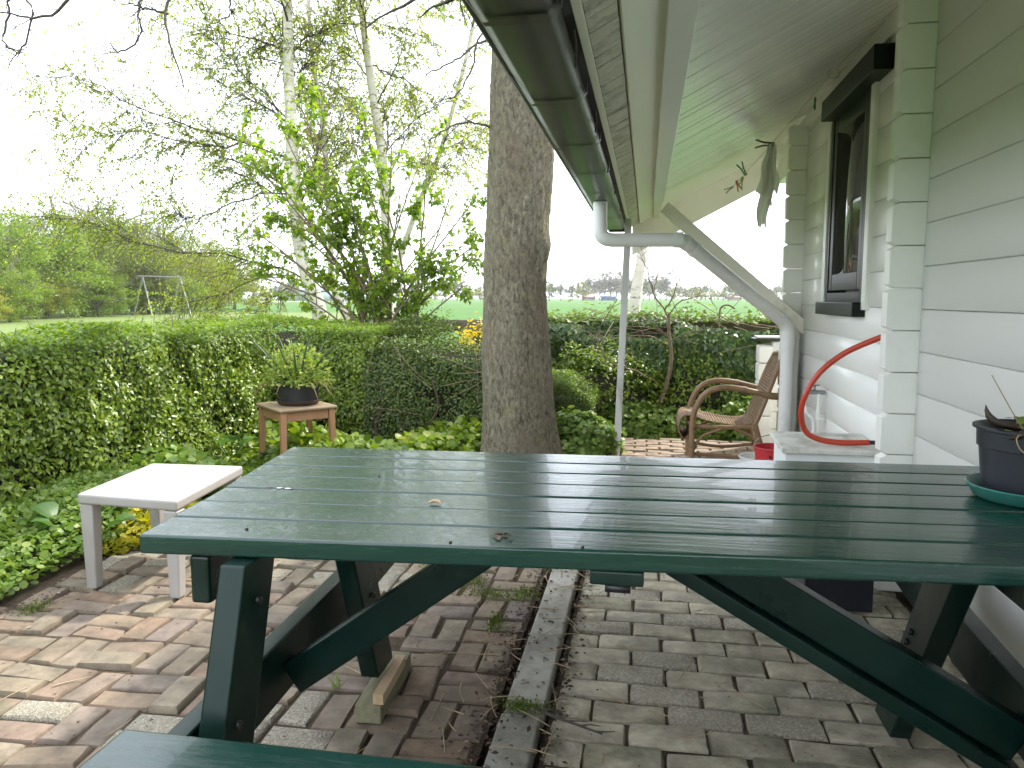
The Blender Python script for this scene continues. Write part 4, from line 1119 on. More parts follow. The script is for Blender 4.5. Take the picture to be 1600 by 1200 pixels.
def hedge_shell(r, n, x0, x1, y0, y1, ztop, faces, depth=.10, bulge=.05, seed=0.0, z0=.0):
    """points and outward normals on the leafy skin of a clipped hedge"""
    areas = []
    zt = ztop((x0 + x1) / 2, (y0 + y1) / 2) if callable(ztop) else ztop
    A = {'+x': (y1 - y0) * zt, '-x': (y1 - y0) * zt, '+y': (x1 - x0) * zt, '-y': (x1 - x0) * zt, 'top': (x1 - x0) * (y1 - y0)}
    w = np.array([A[f] * faces[f] for f in faces]); cnt = r.multinomial(n, w / w.sum())
    P = []; N = []
    for f, c in zip(faces, cnt):
        a, b = r.random(c), r.random(c)
        if f in ('+x', '-x'):
            X = np.full(c, x1 if f == '+x' else x0); Y = y0 + a * (y1 - y0); nn = (1, 0, .12) if f == '+x' else (-1, 0, .12)
        elif f in ('+y', '-y'):
            Y = np.full(c, y1 if f == '+y' else y0); X = x0 + a * (x1 - x0); nn = (0, 1, .12) if f == '+y' else (0, -1, .12)
        else:
            X = x0 + a * (x1 - x0); Y = y0 + b * (y1 - y0); nn = (0, 0, 1)
        zt_ = np.array([ztop(q, s) for q, s in zip(X, Y)]) if callable(ztop) else np.full(c, ztop)
        Z = zt_ if f == 'top' else z0 + b * (zt_ - z0)
        p = np.stack([X, Y, Z], 1); nv = np.tile(np.array(nn, float), (c, 1))
        dp_ = -np.abs(r.exponential(depth * .5, c)) + bulge * wob(p, 3.1, seed) + bulge * .6 * wob(p, 8.7, seed + 3)
        # round the upper edge
        if f != 'top':
            near = np.clip((Z - (zt_ - .14)) / .14, 0, 1); dp_ -= .045 * near**2; nv[:, 2] += near * .7
        P.append(p + nv / np.linalg.norm(nv, axis=1)[:, None] * dp_[:, None]); N.append(norm(nv))
    return np.concatenate(P), np.concatenate(N)

def leaves_at(geo, r, P, N, smin, smax, kind='mid', width=1.0, droop=.1, lift=.5):
    n = len(P)
    d = r.normal(0, 1, (n, 3)); d = d - N * np.sum(d * N, 1, keepdims=True); d = norm(d) + N * r.uniform(.0, .7, (n, 1)) + np.array([0, 0, lift * .3 - droop])
    nn = N + np.array([0, 0, lift]) + r.normal(0, .45, (n, 3))
    leaf_scatter(geo, P, d, nn, r.uniform(smin, smax, n), width, kind)

def stick_fill(geo, r, P, N, n, L, rad):
    i = r.integers(0, len(P), n)
    st = P[i] - N[i] * r.uniform(.02, .12, (n, 1))
    d = norm(r.normal(0, 1, (n, 3)) * [1, 1, .6] + [0, 0, .8])
    t = np.linspace(0, 1, 4)[None, :, None]
    bend = r.normal(0, .12, (n, 1, 3)) * t**2
    Q = st[:, None] + (d[:, None] * t + bend) * (L * r.uniform(.5, 1.2, (n, 1, 1)))
    geo.tubes(Q, np.tile(np.linspace(rad, rad * .5, 4), (n, 1)), 4)

def hedge(name, label, box, ztop, faces, n, mat, topmat, seed, smin=.026, smax=.044, sticks=400, core_in=.12, keep=None, wood=None):
    x0, x1, y0, y1 = box; r = np.random.default_rng(seed)
    h = thing(name, label, 'hedge', ((x0 + x1) / 2, (y0 + y1) / 2, -.045))
    zc = (ztop((x0 + x1) / 2, (y0 + y1) / 2) if callable(ztop) else ztop)
    zlow = min(ztop(a, b) for a in (x0, x1) for b in (y0, y1)) if callable(ztop) else ztop
    cw, cd = x1 - x0 - 2 * core_in, y1 - y0 - 2 * core_in
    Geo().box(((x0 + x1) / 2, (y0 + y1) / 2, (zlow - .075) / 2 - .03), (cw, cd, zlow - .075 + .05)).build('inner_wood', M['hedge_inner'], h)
    P, N = hedge_shell(r, n, x0, x1, y0, y1, ztop, faces, seed=seed)
    if keep is not None:
        k = keep(P, r); P, N = P[k], N[k]
    zt_ = np.array([ztop(a, b) for a, b in P[:, :2]]) if callable(ztop) else np.full(len(P), ztop)
    top = (P[:, 2] > zt_ - .10 - .05 * r.random(len(P)))
    g = Geo(); leaves_at(g, r, P[~top], N[~top], smin, smax); g.build('leaves', mat, h, 180, kind='stuff')
    g = Geo(); leaves_at(g, r, P[top], N[top], smin * .9, smax * .95, lift=.9); g.build('top_leaves', topmat, h, 180, kind='stuff')
    g = Geo(); stick_fill(g, r, P, N, sticks, .16, .003); g.build('twigs', wood or M['hedgewood'], h, kind='stuff')
    return h

def holes(cx, seed, amt, f=2.2):
    def k(P, r):
        w = wob(P * np.array([1, 1, 1.4]), f * 1.9, seed)
        low = np.clip((.30 - P[:, 2]) / .3, 0, 1)
        return r.random(len(P)) > amt * np.clip(w * 1.8 - .15, 0, 1) + .35 * low
    return k

hedge('clipped_hedge', 'long clipped privet hedge with glossy green leaves along the left side', (-4.35, -3.20, -.4, 6.25), lambda x, y: 1.035 + .012 * math.sin(y * 3) - .012 * (y - 3), {'+x': 1.5, '-y': .2, 'top': 1.3}, 98000, M['hedge_leaf'], M['hedge_top_leaf'], 21, .027, .044, sticks=500, keep=holes(0, 1.3, .5))
hedge('corner_hedge', 'dark twiggy hedge along the back behind the wooden stool', (-4.6, -2.35, 6.42, 7.5), lambda x, y: 1.005 - .02 * (x + 3.3), {'-y': 1.6, '+x': .25, 'top': .8}, 32000, M['hedge_leaf'], M['hedge_top_leaf'], 22, .026, .045, 420, keep=holes(0, 2.2, .95))
hedge('shaggy_hedge', 'dark shaggy hedge with bare inner twigs between the stool and the big tree', (-2.42, -1.02, 6.36, 7.55), lambda x, y: .80 + .20 * min(1, max(0, (y - 6.5) / .7)) + .06 * math.sin(x * 5), {'-y': 1.5, '+x': .5, 'top': 1.1}, 34000, M['yew_leaf'], M['yew_leaf'], 23, .022, .038, 350, keep=holes(0, 4.1, .9, 2.8))
hedge('box_bush', 'low clipped box bush with bright top right behind the big tree', (-1.0, -.42, 6.5, 7.1), lambda x, y: .66 - .17 * (x + .9) / .4 * (x > -.9) + .03 * math.sin(x * 17), {'-y': 1.3, '+x': 1, 'top': 1.3}, 13000, M['yew_leaf'], M['hedge_top_leaf'], 24, .014, .026, 200, core_in=.12)

# long bare stems lying in the shaggy hedge
g = Geo(); r = np.random.default_rng(31); n = 22
st = np.stack([r.uniform(-2.4, -1.2, n), r.uniform(6.27, 6.36, n), r.uniform(.12, .62, n)], 1)
d = norm(np.stack([r.normal(0, 1, n), r.normal(0, .12, n), r.normal(.2, .45, n)], 1)); t = np.linspace(0, 1, 6)[None, :, None]
Q = st[:, None] + d[:, None] * t * r.uniform(.2, .55, (n, 1, 1)) + r.normal(0, .06, (n, 1, 3)) * t**2 * [1, .3, 1]
g.tubes(Q, np.tile(np.linspace(.004, .002, 6), (n, 1)), 5)
tag(g.build('bare_stems', M['stem'], None, 180, kind='stuff'), 'bare arching stems in the dark shaggy hedge', 'stems')
# a few thick gnarled stems at the corner hedge foot
for k, (x, y) in enumerate(((-2.28, 6.33), (-2.02, 6.32), (-1.78, 6.30))):
    g = Geo(); g.tube(spline([(x, y, -.04), (x - .03, y + .01, .15), (x + .05, y, .32), (x - .02, y + .05, .55)], 10), np.linspace(.016, .008, 10), 7)
    one('gnarled_stem', g, M['hedgewood'], ['gnarled hedge stem nearest the wooden stool', 'gnarled hedge stem in the middle of the dark hedge foot', 'gnarled hedge stem nearest the big tree'][k], 'stem', (x, y, -.04), 'stems at the hedge foot', smooth=180)

# ivy curtain over the fence, light rim of young leaves on top
r = np.random.default_rng(41)
iv = thing('ivy', 'dark glossy ivy with pale fresh top covering the back fence on the right', 'ivy', (.4, 7.95, -.045))
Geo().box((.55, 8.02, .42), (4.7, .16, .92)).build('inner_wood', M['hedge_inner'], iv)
P, N = hedge_shell(r, 30000, -1.35, 3.0, 7.62, 8.2, lambda x, y: 1.00 + .02 * math.sin(x * 4), {'-y': 1.7, 'top': .35}, .12, .09, 5.0)
bare = (P[:, 2] > .875) & (P[:, 2] < 1.005) & (np.sin(P[:, 0] * 4.0 + 2.2) + .5 * np.sin(P[:, 0] * 9.1) > .1)
P[bare, 1] += .30
# the hanging part bulges towards the garden and thins out near the ground
P[:, 1] -= .18 * np.sin(np.clip(P[:, 2], 0, 1) * 2.6) * (np.sin(P[:, 0] * 2.6 + .5) * .5 + .5)
rail_gap = (P[:, 2] > .86) & (P[:, 2] < .99) & (np.sin(P[:, 0] * 5.2 + 1.2) > .45) & (P[:, 0] < .72)
P, N = P[~rail_gap], N[~rail_gap]
g = Geo(); d = np.stack([r.normal(0, .5, len(P)), np.full(len(P), -.35), np.full(len(P), -.8)], 1) + r.normal(0, .25, (len(P), 3))
leaf_scatter(g, P, d, N + [0, -.3, .5] + r.normal(0, .4, (len(P), 3)), r.uniform(.035, .07, len(P)), 1, 'ivy'); g.build('leaves', M['ivy_leaf'], iv, 180, kind='stuff')
n = 3600; x = r.uniform(-1.35, 3.0, n); w = .5 + .5 * np.sin(x * 2.2 + .3) * np.sin(x * 5.1)
P = np.stack([x, r.normal(8.0, .10, n), 1.0 + r.exponential(.028, n) * (1 + w)], 1)
g = Geo(); leaves_at(g, r, P, np.tile([0, -.3, 1.0], (n, 1)), .028, .055, 'ivy', lift=.8); g.build('top_leaves', M['hedge_top_leaf'], iv, 180, kind='stuff')
g = Geo(); n = 90
st = np.stack([r.uniform(-1.3, 2.0, n), r.uniform(7.6, 7.75, n), r.uniform(.75, 1.04, n)], 1)
d = norm(np.stack([r.normal(0, 1, n), r.normal(-.1, .2, n), r.normal(0, .25, n)], 1)); t = np.linspace(0, 1, 7)[None, :, None]
Q = st[:, None] + d[:, None] * t * r.uniform(.2, .7, (n, 1, 1)) + r.normal(0, .08, (n, 1, 3)) * t**2
g.tubes(Q, np.tile(np.linspace(.005, .002, 7), (n, 1)), 4); g.build('vines', M['stem'], iv, 180, kind='stuff')
# mid-green shrub layer in front of the ivy
r = np.random.default_rng(43)
def mound(name, label, cat, cx, cy, rx, ry, h, n, mat, smin, smax, kind, seed, z0=-.04, dens_core=True, lift=.6):
    r = np.random.default_rng(seed); th = r.uniform(0, 2 * math.pi, n); u = np.arccos(r.uniform(0, 1, n)); q = 1 - np.abs(r.exponential(.10, n))
    D = np.stack([np.sin(u) * np.cos(th), np.sin(u) * np.sin(th), np.cos(u)], 1)
    lump = 1 + .16 * wob(D * 3, 2.2, seed) + .10 * wob(D * 3, 5.1, seed + 2)
    P = np.array([cx, cy, z0]) + D * np.array([rx, ry, h]) * (q * lump)[:, None]
    o = thing(name, label, cat, (cx, cy, z0))
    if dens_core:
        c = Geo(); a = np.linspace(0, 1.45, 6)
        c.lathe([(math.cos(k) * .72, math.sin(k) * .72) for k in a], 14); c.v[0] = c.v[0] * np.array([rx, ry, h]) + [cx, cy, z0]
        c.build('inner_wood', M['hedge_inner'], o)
    g = Geo(); leaves_at(g, r, P, norm(D / np.array([rx, ry, h]) * .3 + [0, 0, .2]), smin, smax, kind, lift=lift); g.build('leaves', mat, o, 180, kind='stuff')
    return o
mound('spreading_shrub', 'fresh green spreading shrub in front of the ivy fence left of the post', 'shrub', -.45, 7.35, .75, .30, .80, 5200, M['hedge_leaf'], .03, .05, 'mid', 51)
mound('spreading_shrub', 'fresh green shrub behind the small bare tree against the ivy', 'shrub', .42, 7.5, .55, .22, .86, 3600, M['hedge_leaf'], .03, .05, 'mid', 52)
mound('leafy_mound', 'bright variegated leafy mound right of the big trunk', 'plant', -.52, 6.28, .36, .34, .34, 3400, M['cover_leaf'], .028, .048, 'round', 53)
mound('leafy_mound', 'light green leafy mound behind the leaning post', 'plant', -.05, 7.15, .55, .20, .30, 2600, M['cover_leaf'], .035, .06, 'round', 54)
mound('leafy_mound', 'low leafy mound at the foot of the small bare tree', 'plant', .48, 7.18, .42, .18, .26, 1900, M['cover_leaf'], .035, .06, 'round', 55)
mound('leafy_mound', 'light leafy mound seen behind the armchair seat', 'plant', 1.0, 7.2, .40, .22, .36, 1900, M['cover_leaf'], .035, .06, 'round', 56)
mound('flowering_shrub', 'yellow flowering shrub peeping over the dark hedge left of the big tree', 'shrub', -1.64, 7.12, .30, .20, 1.0, 2600, M['yellow_flower'], .025, .045, 'small', 57)
mound('leafy_shrub', 'light green loose shrub behind the dark hedge below the lilac', 'shrub', -2.35, 8.0, .75, .40, 1.12, 5000, M['hedge_top_leaf'], .03, .05, 'mid', 58)

# ground covers along the hedge foot
def cover(name, label, n, fx, mat, smin, smax, seed, kind='round'):
    r = np.random.default_rng(seed); P = fx(r, n)
    g = Geo(); leaves_at(g, r, P, np.tile([0.12, -.1, 1.0], (len(P), 1)) + r.normal(0, .25, (len(P), 3)), smin, smax, kind, lift=.5)
    o = g.build(name, mat, None, 180, kind='stuff'); tag(o, label, 'ground cover'); return o
def bank(r, n):
    y = r.uniform(.8, 4.4, n); edge = -2.56 - .09 * np.maximum(0, y - 2.9) + .05 * np.sin(y * 6)
    x = edge - np.abs(r.random(n)) * .85
    t = (edge - x) / .85
    h = .06 + .30 * np.sqrt(np.clip(t * 1.5, 0, 1)) * (.75 + .25 * np.sin(y * 4.3 + x * 5)) * np.clip(1.25 - .55 * np.maximum(0, y - 3.0), .35, 1)
    return np.stack([x, y, -.03 + h * (1 - .5 * r.random(n)**2.5)], 1)
cover('ground_cover', 'bank of round green leaves at the foot of the left hedge', 19000, bank, M['cover_leaf'], .020, .038, 61)
def strip_fn(x0, x1, y0, y1, h):
    return lambda r, n: (lambda x, y: np.stack([x, y, -.04 + h * r.random(n) * (.55 + .45 * np.sin(x * 3.3 + y * 4))], 1))(r.uniform(x0, x1, n), r.uniform(y0, y1, n))
cover('ground_cover', 'ivy and weeds on the soil round the wooden stool', 6500, strip_fn(-3.25, -1.3, 4.9, 6.35, .26), M['hedge_leaf'], .04, .075, 62)
cover('ground_cover', 'pale weeds behind the white side table below the hedge', 4200, strip_fn(-3.25, -2.62, 4.0, 5.4, .30), M['cover_leaf'], .035, .06, 63)
def gold(r, n):
    th = r.uniform(0, 6.28, n); q = np.sqrt(r.random(n)); x = -2.60 + .20 * q * np.cos(th); y = 3.62 + .42 * q * np.sin(th)
    return np.stack([x, y, -.02 + (.04 + .12 * (1 - q**2)) * (.4 + .6 * r.random(n))], 1)
cover('golden_creeper', 'golden yellow creeper at the edge of the bricks behind the white table', 2000, gold, M['yellow_leaf'], .022, .038, 64)
def gold2(r, n):
    return np.stack([r.uniform(-1.9, -1.45, n), r.uniform(5.7, 6.2, n), r.uniform(.0, .13, n)], 1)
cover('golden_creeper', 'yellow green leaves on the soil left of the big tree', 420, gold2, M['pot_leaf'], .05, .08, 65)

def broad(label, x, y, n, size, seed):
    r = np.random.default_rng(seed); o = thing('broad_leaf_plant', label, 'plant', (x, y, -.04))
    for k in range(n):
        a = r.uniform(0, 6.28) if n > 3 else k * 2.1; lean = r.uniform(.5, 1.1); L0 = size * r.uniform(.75, 1.1)
        d = np.array([math.cos(a) * lean, math.sin(a) * lean, .8]); d /= np.linalg.norm(d)
        base = np.array([x, y, .0]) + d * .05
        tip = base + d * L0 * .8
        g = Geo(); g.tube(spline([base, base + d * L0 * .4, tip], 5), .005, 5)
        m, kx = 9, 5
        u = np.linspace(0, 1, m); side = norm(np.cross(d, [0, 0, 1.0])); upn = np.cross(side, d)
        wv = L0 * .42 * np.sin(np.pi * np.clip(u, .02, .98)**.8)
        C = tip + d * (u * L0)[:, None] + np.array([0, 0, -1.0]) * (u**2 * L0 * .45)[:, None]
        v = np.stack([C + side * (wv * q)[:, None] + upn * (abs(q) * wv * .35)[:, None] for q in np.linspace(-1, 1, kx)], 1).reshape(-1, 3)
        i = np.arange(m - 1)[:, None] * kx; kk = np.arange(kx - 1)[None]
        g.add(v, np.stack([i + kk, i + kk + 1, i + kx + kk + 1, i + kx + kk], -1).reshape(-1, 4))
        g.build('leaf', M['hosta_leaf'], o, 180)
broad('broad fleshy leaves growing behind the near corner of the white table', -2.72, 3.25, 6, .20, 71)
broad('broad leaves rising behind the white table top', -2.78, 3.95, 5, .22, 72)
broad('broad dark leaves in the shade left of the wooden stool', -3.12, 5.35, 6, .18, 73)

# ---- branching
def grow(r, S, D, L, r0, n, wig, grav, tip=.35):
    B = len(S); P = np.empty((B, n, 3)); d = norm(np.asarray(D, float)); P[:, 0] = S; step = (np.asarray(L) / (n - 1)).reshape(-1, 1)
    for i in range(1, n):
        d = norm(d + r.normal(0, wig, (B, 3)) + np.asarray(grav) * (i / n))
        P[:, i] = P[:, i - 1] + d * step
    return P, np.asarray(r0).reshape(-1, 1) * np.linspace(1, tip, n)[None]
def kids(r, P, Rr, K, t0, t1, ang, bias, weights=None):
    B, n = P.shape[:2]
    i = r.choice(B, K, p=weights) if weights is not None else r.integers(0, B, K)
    t = r.uniform(t0, t1, K) * (n - 1); a = np.clip(t.astype(int), 0, n - 2); f = (t - a)[:, None]
    S = P[i, a] * (1 - f) + P[i, a + 1] * f; T = norm(P[i, a + 1] - P[i, a])
    q = r.normal(0, 1, (K, 3)); q = norm(q - T * np.sum(q * T, 1, keepdims=True))
    an = np.radians(r.normal(ang, 10, K))[:, None]
    D = norm(T * np.cos(an) + q * np.sin(an) + np.asarray(bias))
    rr = Rr[i, a]
    return S, D, rr
def along(P, r, K, t0=.2):
    B, n = P.shape[:2]; i = r.integers(0, B, K); t = r.uniform(t0, .999, K) * (n - 1); a = t.astype(int); f = (t - a)[:, None]
    return P[i, a] * (1 - f) + P[i, a + 1] * f, norm(P[i, a + 1] - P[i, a])

LIMBS_B1 = [
 [(-4.76,10.00,3.11), (-5.35,9.80,3.31), (-5.90,9.50,3.45), (-6.53,9.10,3.71), (-7.06,8.90,3.99), (-7.48,8.70,3.97)],
 [(-5.35,9.80,3.31), (-5.63,9.60,3.23), (-6.41,9.30,3.36), (-7.37,9.00,3.27)],
 [(-4.60,10.00,1.47), (-4.95,9.80,1.68), (-5.64,9.50,1.83), (-6.15,9.20,1.84), (-6.59,9.00,2.01), (-7.11,8.80,2.21), (-7.53,8.70,2.27)],
 [(-4.78,10.00,4.51), (-5.27,10.10,4.71), (-6.12,10.20,4.94), (-6.81,10.30,5.18)],
 [(-4.73,10.00,3.52), (-4.95,9.90,3.79), (-5.31,9.80,4.19), (-5.60,9.70,4.54), (-5.88,9.60,5.00)],
 [(-4.73,10.00,2.67), (-5.24,9.90,2.63), (-5.76,9.80,2.41), (-6.08,9.70,2.32), (-6.30,9.60,2.40)],
 [(-4.63,10.00,1.47), (-4.86,9.60,1.29), (-5.07,9.30,1.04)],
 [(-4.62,10.00,1.47), (-5.0,9.70,1.55), (-5.5,9.4,1.30), (-5.9,9.2,1.18)],
 [(-4.74,10.00,4.51), (-4.39,10.20,4.84), (-3.92,10.40,4.96), (-3.26,10.60,4.90)],
 [(-4.76,10.00,4.10), (-4.59,10.20,4.39), (-4.29,10.40,4.94), (-4.14,10.50,5.30)]]
LIMBS_B2 = [
 [(-4.02,11.00,4.59), (-3.59,11.00,4.40), (-3.02,11.00,4.11), (-2.51,11.00,4.00)],
 [(-3.83,11.00,3.33), (-3.44,11.10,3.70), (-2.88,11.20,4.15), (-2.53,11.30,4.52)],
 [(-3.97,11.00,4.33), (-4.43,11.20,4.85), (-4.87,11.30,5.09), (-5.37,11.30,5.39)],
 [(-3.80,11.00,2.90), (-3.40,10.9,3.15), (-2.9,10.8,3.1), (-2.5,10.8,2.8)]]

def birch(label, trunk, rad, limbs, seed, nl1=26, nl2=90, ntw=700, nleaf=5200, lo=.30, spread=1.5):
    r = np.random.default_rng(seed); o = thing('birch_tree', label, 'tree', trunk[0], 'birches beyond the hedge')
    T = spline(trunk, 40); tr = np.linspace(rad, rad * .35, 40); tr[:5] *= np.linspace(1.35, 1, 5)
    Geo().tube(T, tr, 14).build('trunk', M['birch'], o, 60)
    g = Geo(); LP = []; LR = []
    for k, l in enumerate(limbs):
        P = spline(l, 14); L0 = np.linalg.norm(np.diff(P, axis=0), axis=1).sum()
        P[1:-1] += r.normal(0, .018 * min(1, L0), (12, 3)); LP.append(P); LR.append(np.linspace(rad * .12, rad * .028, 14))
    t = T[None]; S, D, rr = kids(r, t, tr[None], nl1, lo, .98, 62, (0, 0, .45))
    P, q = grow(r, S, D, r.uniform(.7, 1.15, nl1) * spread * (1.25 - .75 * (S[:, 2] / T[-1, 2])), np.minimum(rr * .4, rad * .15), 14, .10, (0, 0, -.03), .2)
    LP = np.concatenate([np.array(LP), P]) if LP else P; LR = np.concatenate([np.array(LR), q]) if LR else q
    w = np.linalg.norm(np.diff(LP, axis=1), axis=2).sum(1); w /= w.sum()
    g.tubes(LP, LR, 6)
    S, D, rr = kids(r, LP, LR, nl2, .12, 1, 42, (0, 0, .05), w)
    P2, R2 = grow(r, S, D, r.uniform(.35, .9, nl2) * min(1.3, spread), np.minimum(rr * .6, .010), 10, .13, (0, 0, -.06), .3)
    g.tubes(P2, R2, 5)
    w2 = np.ones(len(P2)); 
    S, D, rr = kids(r, P2, R2, ntw, .1, 1, 45, (0, 0, -.15)); S1, D1, r1 = kids(r, LP, LR, ntw // 2, .2, 1, 50, (0, 0, -.1), w)
    S = np.concatenate([S, S1]); D = np.concatenate([D, D1])
    P3, R3 = grow(r, S, D, r.uniform(.18, .50, len(S)), np.full(len(S), .0040), 8, .12, (0, 0, -.16), .5)
    g.tubes(P3, R3, 3)
    g.build('limbs', M['birch_twig'], o, 180, kind='stuff')
    A, Td = along(P3, r, nleaf, .15)
    A2, T2 = along(P2, r, nleaf // 6, .4)
    A = np.concatenate([A, A2]); Td = np.concatenate([Td, T2]); n = len(A)
    # the leaves hang in little tufts
    A = A + r.normal(0, .012, (n, 3))
    g = Geo(); leaf_scatter(g, A, r.normal(0, .8, (n, 3)) + Td * .5 + [0, 0, -.7], r.normal(0, 1, (n, 3)) + [0, 0, .4], r.uniform(.026, .046, n), 1.2, 'small')
    g.build('crown', M['birch_leaf'], o, kind='stuff')
    return o
birch('birch with the thickest white trunk and long arching branches to the left', [(-4.36,10.0,-.05),(-4.41,10.0,.98),(-4.65,10.0,1.81),(-4.73,10.0,2.67),(-4.75,10.0,3.52),(-4.76,10.0,4.34),(-4.74,10.0,5.16),(-4.70,10.0,7.2),(-4.6,10,9.5)], .115, LIMBS_B1, 81, 12, 260, 2300, 30000, .30)
birch('second birch, its thinner trunk just right of the thickest one', [(-3.76,11.0,-.05),(-3.755,11.0,1.48),(-3.78,11.0,2.32),(-3.83,11.0,3.33),(-3.97,11.0,4.32),(-4.09,11.0,5.48),(-4.1,11.0,7.4),(-4.0,11,9.3)], .095, LIMBS_B2, 82, 18, 130, 850, 12000, .30)
birch('slender birch stem leaning left behind the lilac', [(-3.9,10.5,-.05),(-4.2,10.5,.98),(-4.43,10.5,1.48),(-4.45,10.5,2.2),(-4.51,10.5,3.6),(-4.66,10.5,4.82),(-4.7,10.5,6.5)], .060, [], 83, 14, 50, 400, 3500, .4, 1.1)
birch('pale birch leaning right towards the big tree', [(-4.5,12,-.05),(-4.08,12,1.4),(-3.63,12,2.61),(-3.2,12,3.59),(-2.73,12,5.19),(-2.5,12,6.6)], .062, [], 84, 16, 80, 600, 7000, .35, 1.3)
birch('rough pale birch trunk directly behind the leaning post', [(-.15,9.7,-.05),(-.15,9.68,1.05),(-.06,9.75,1.82),(-.02,9.75,2.8),(.0,9.8,5.0),(.05,9.8,6.6)], .085, [], 85, 20, 60, 400, 2000, .62, 1.0)

# ---- lilac: many stems, heart-shaped leaves
def lilac():
    r = np.random.default_rng(91); o = thing('lilac_shrub', 'tall lilac shrub with bright heart-shaped leaves and purple buds', 'shrub', (-2.85, 8.3, -.05))
    base = np.array([-2.85, 8.3, -.05]); tips = [(-4.2,8.0,2.55),(-3.95,7.9,1.75),(-3.75,8.1,2.95),(-3.35,8.2,3.35),(-3.0,8.1,3.1),(-2.75,8.1,2.85),(-2.4,8.0,2.6),(-2.05,7.9,2.30),(-1.72,7.8,2.15),(-1.78,7.9,1.75),(-2.15,7.9,1.95),(-3.4,8.0,1.95),(-2.6,8.0,2.35),(-4.15,8.1,2.2),(-1.9,7.8,1.35),(-4.25,7.9,2.75),(-3.85,7.9,2.25),(-4.05,8.0,1.45),(-3.6,7.9,2.6),(-1.65,7.8,1.85),(-3.15,8.0,2.45),(-4.4,8.0,2.05),(-4.3,8.0,2.95),(-3.95,8.0,3.1),(-4.4,7.9,1.6),(-3.7,8.0,3.3),(-2.3,8.0,2.9)]
    LP = []
    for t in tips:
        t = np.array(t); b = base + np.array([r.normal(0, .16), r.normal(0, .10), 0]); m = (b + t) / 2 + np.array([(b[0] - t[0]) * .18, 0, .22]) + r.normal(0, .06, 3)
        P = spline([b, (b * .6 + m * .4) + [0, 0, .15], m, t], 16); P[1:] += np.cumsum(r.normal(0, .008, (15, 3)), 0); LP.append(P)
    LP = np.array(LP); LR = np.tile(np.linspace(.022, .006, 16), (len(LP), 1))
    g = Geo(); g.tubes(LP, LR, 7)
    S, D, rr = kids(r, LP, LR, 210, .45, 1, 48, (0, 0, .22)); P2, R2 = grow(r, S, D, r.uniform(.2, .65, 210), np.minimum(rr * .6, .007), 8, .12, (0, 0, .04), .4); g.tubes(P2, R2, 5)
    S, D, rr = kids(r, P2, R2, 620, .2, 1, 45, (0, 0, .1)); P3, R3 = grow(r, S, D, r.uniform(.08, .27, 620), np.full(620, .0028), 6, .1, (0, 0, .03), .5); g.tubes(P3, R3, 4)
    g.build('stems', M['stem'], o, 180)
    A, T = along(P3, r, 6200, .15); B, T2 = along(P2, r, 1700, .4); A = np.concatenate([A, B]); T = np.concatenate([T, T2]); n = len(A)
    out = A - np.array([-2.9, 8.2, 1.2]); side = norm(r.normal(0, 1, (n, 3)))
    g = Geo(); leaf_scatter(g, A + side * .02, side * .9 + T * .35 + [0, 0, -.55], norm(out) * .5 + [0, 0, .8] + r.normal(0, .35, (n, 3)), r.uniform(.035, .070, n), 1.0, 'heart')
    g.build('crown', M['lilac_leaf'], o, 180, kind='stuff')
    for (x, y, z) in ((-3.36,8.0,3.18),(-3.10,8.0,3.22),(-2.68,7.98,2.86),(-2.95,8.0,3.0),(-3.62,8.0,3.0)):
        g = Geo(); k = 60; P = np.array([x, y, z]) + r.normal(0, 1, (k, 3)) * [.045, .045, .06]
        leaf_scatter(g, P, r.normal(0, 1, (k, 3)) + [0, 0, 1], r.normal(0, 1, (k, 3)), .022, 1.2, 'small'); g.build('flower_bud', M['lilac_bud'], o, kind='stuff')
lilac()

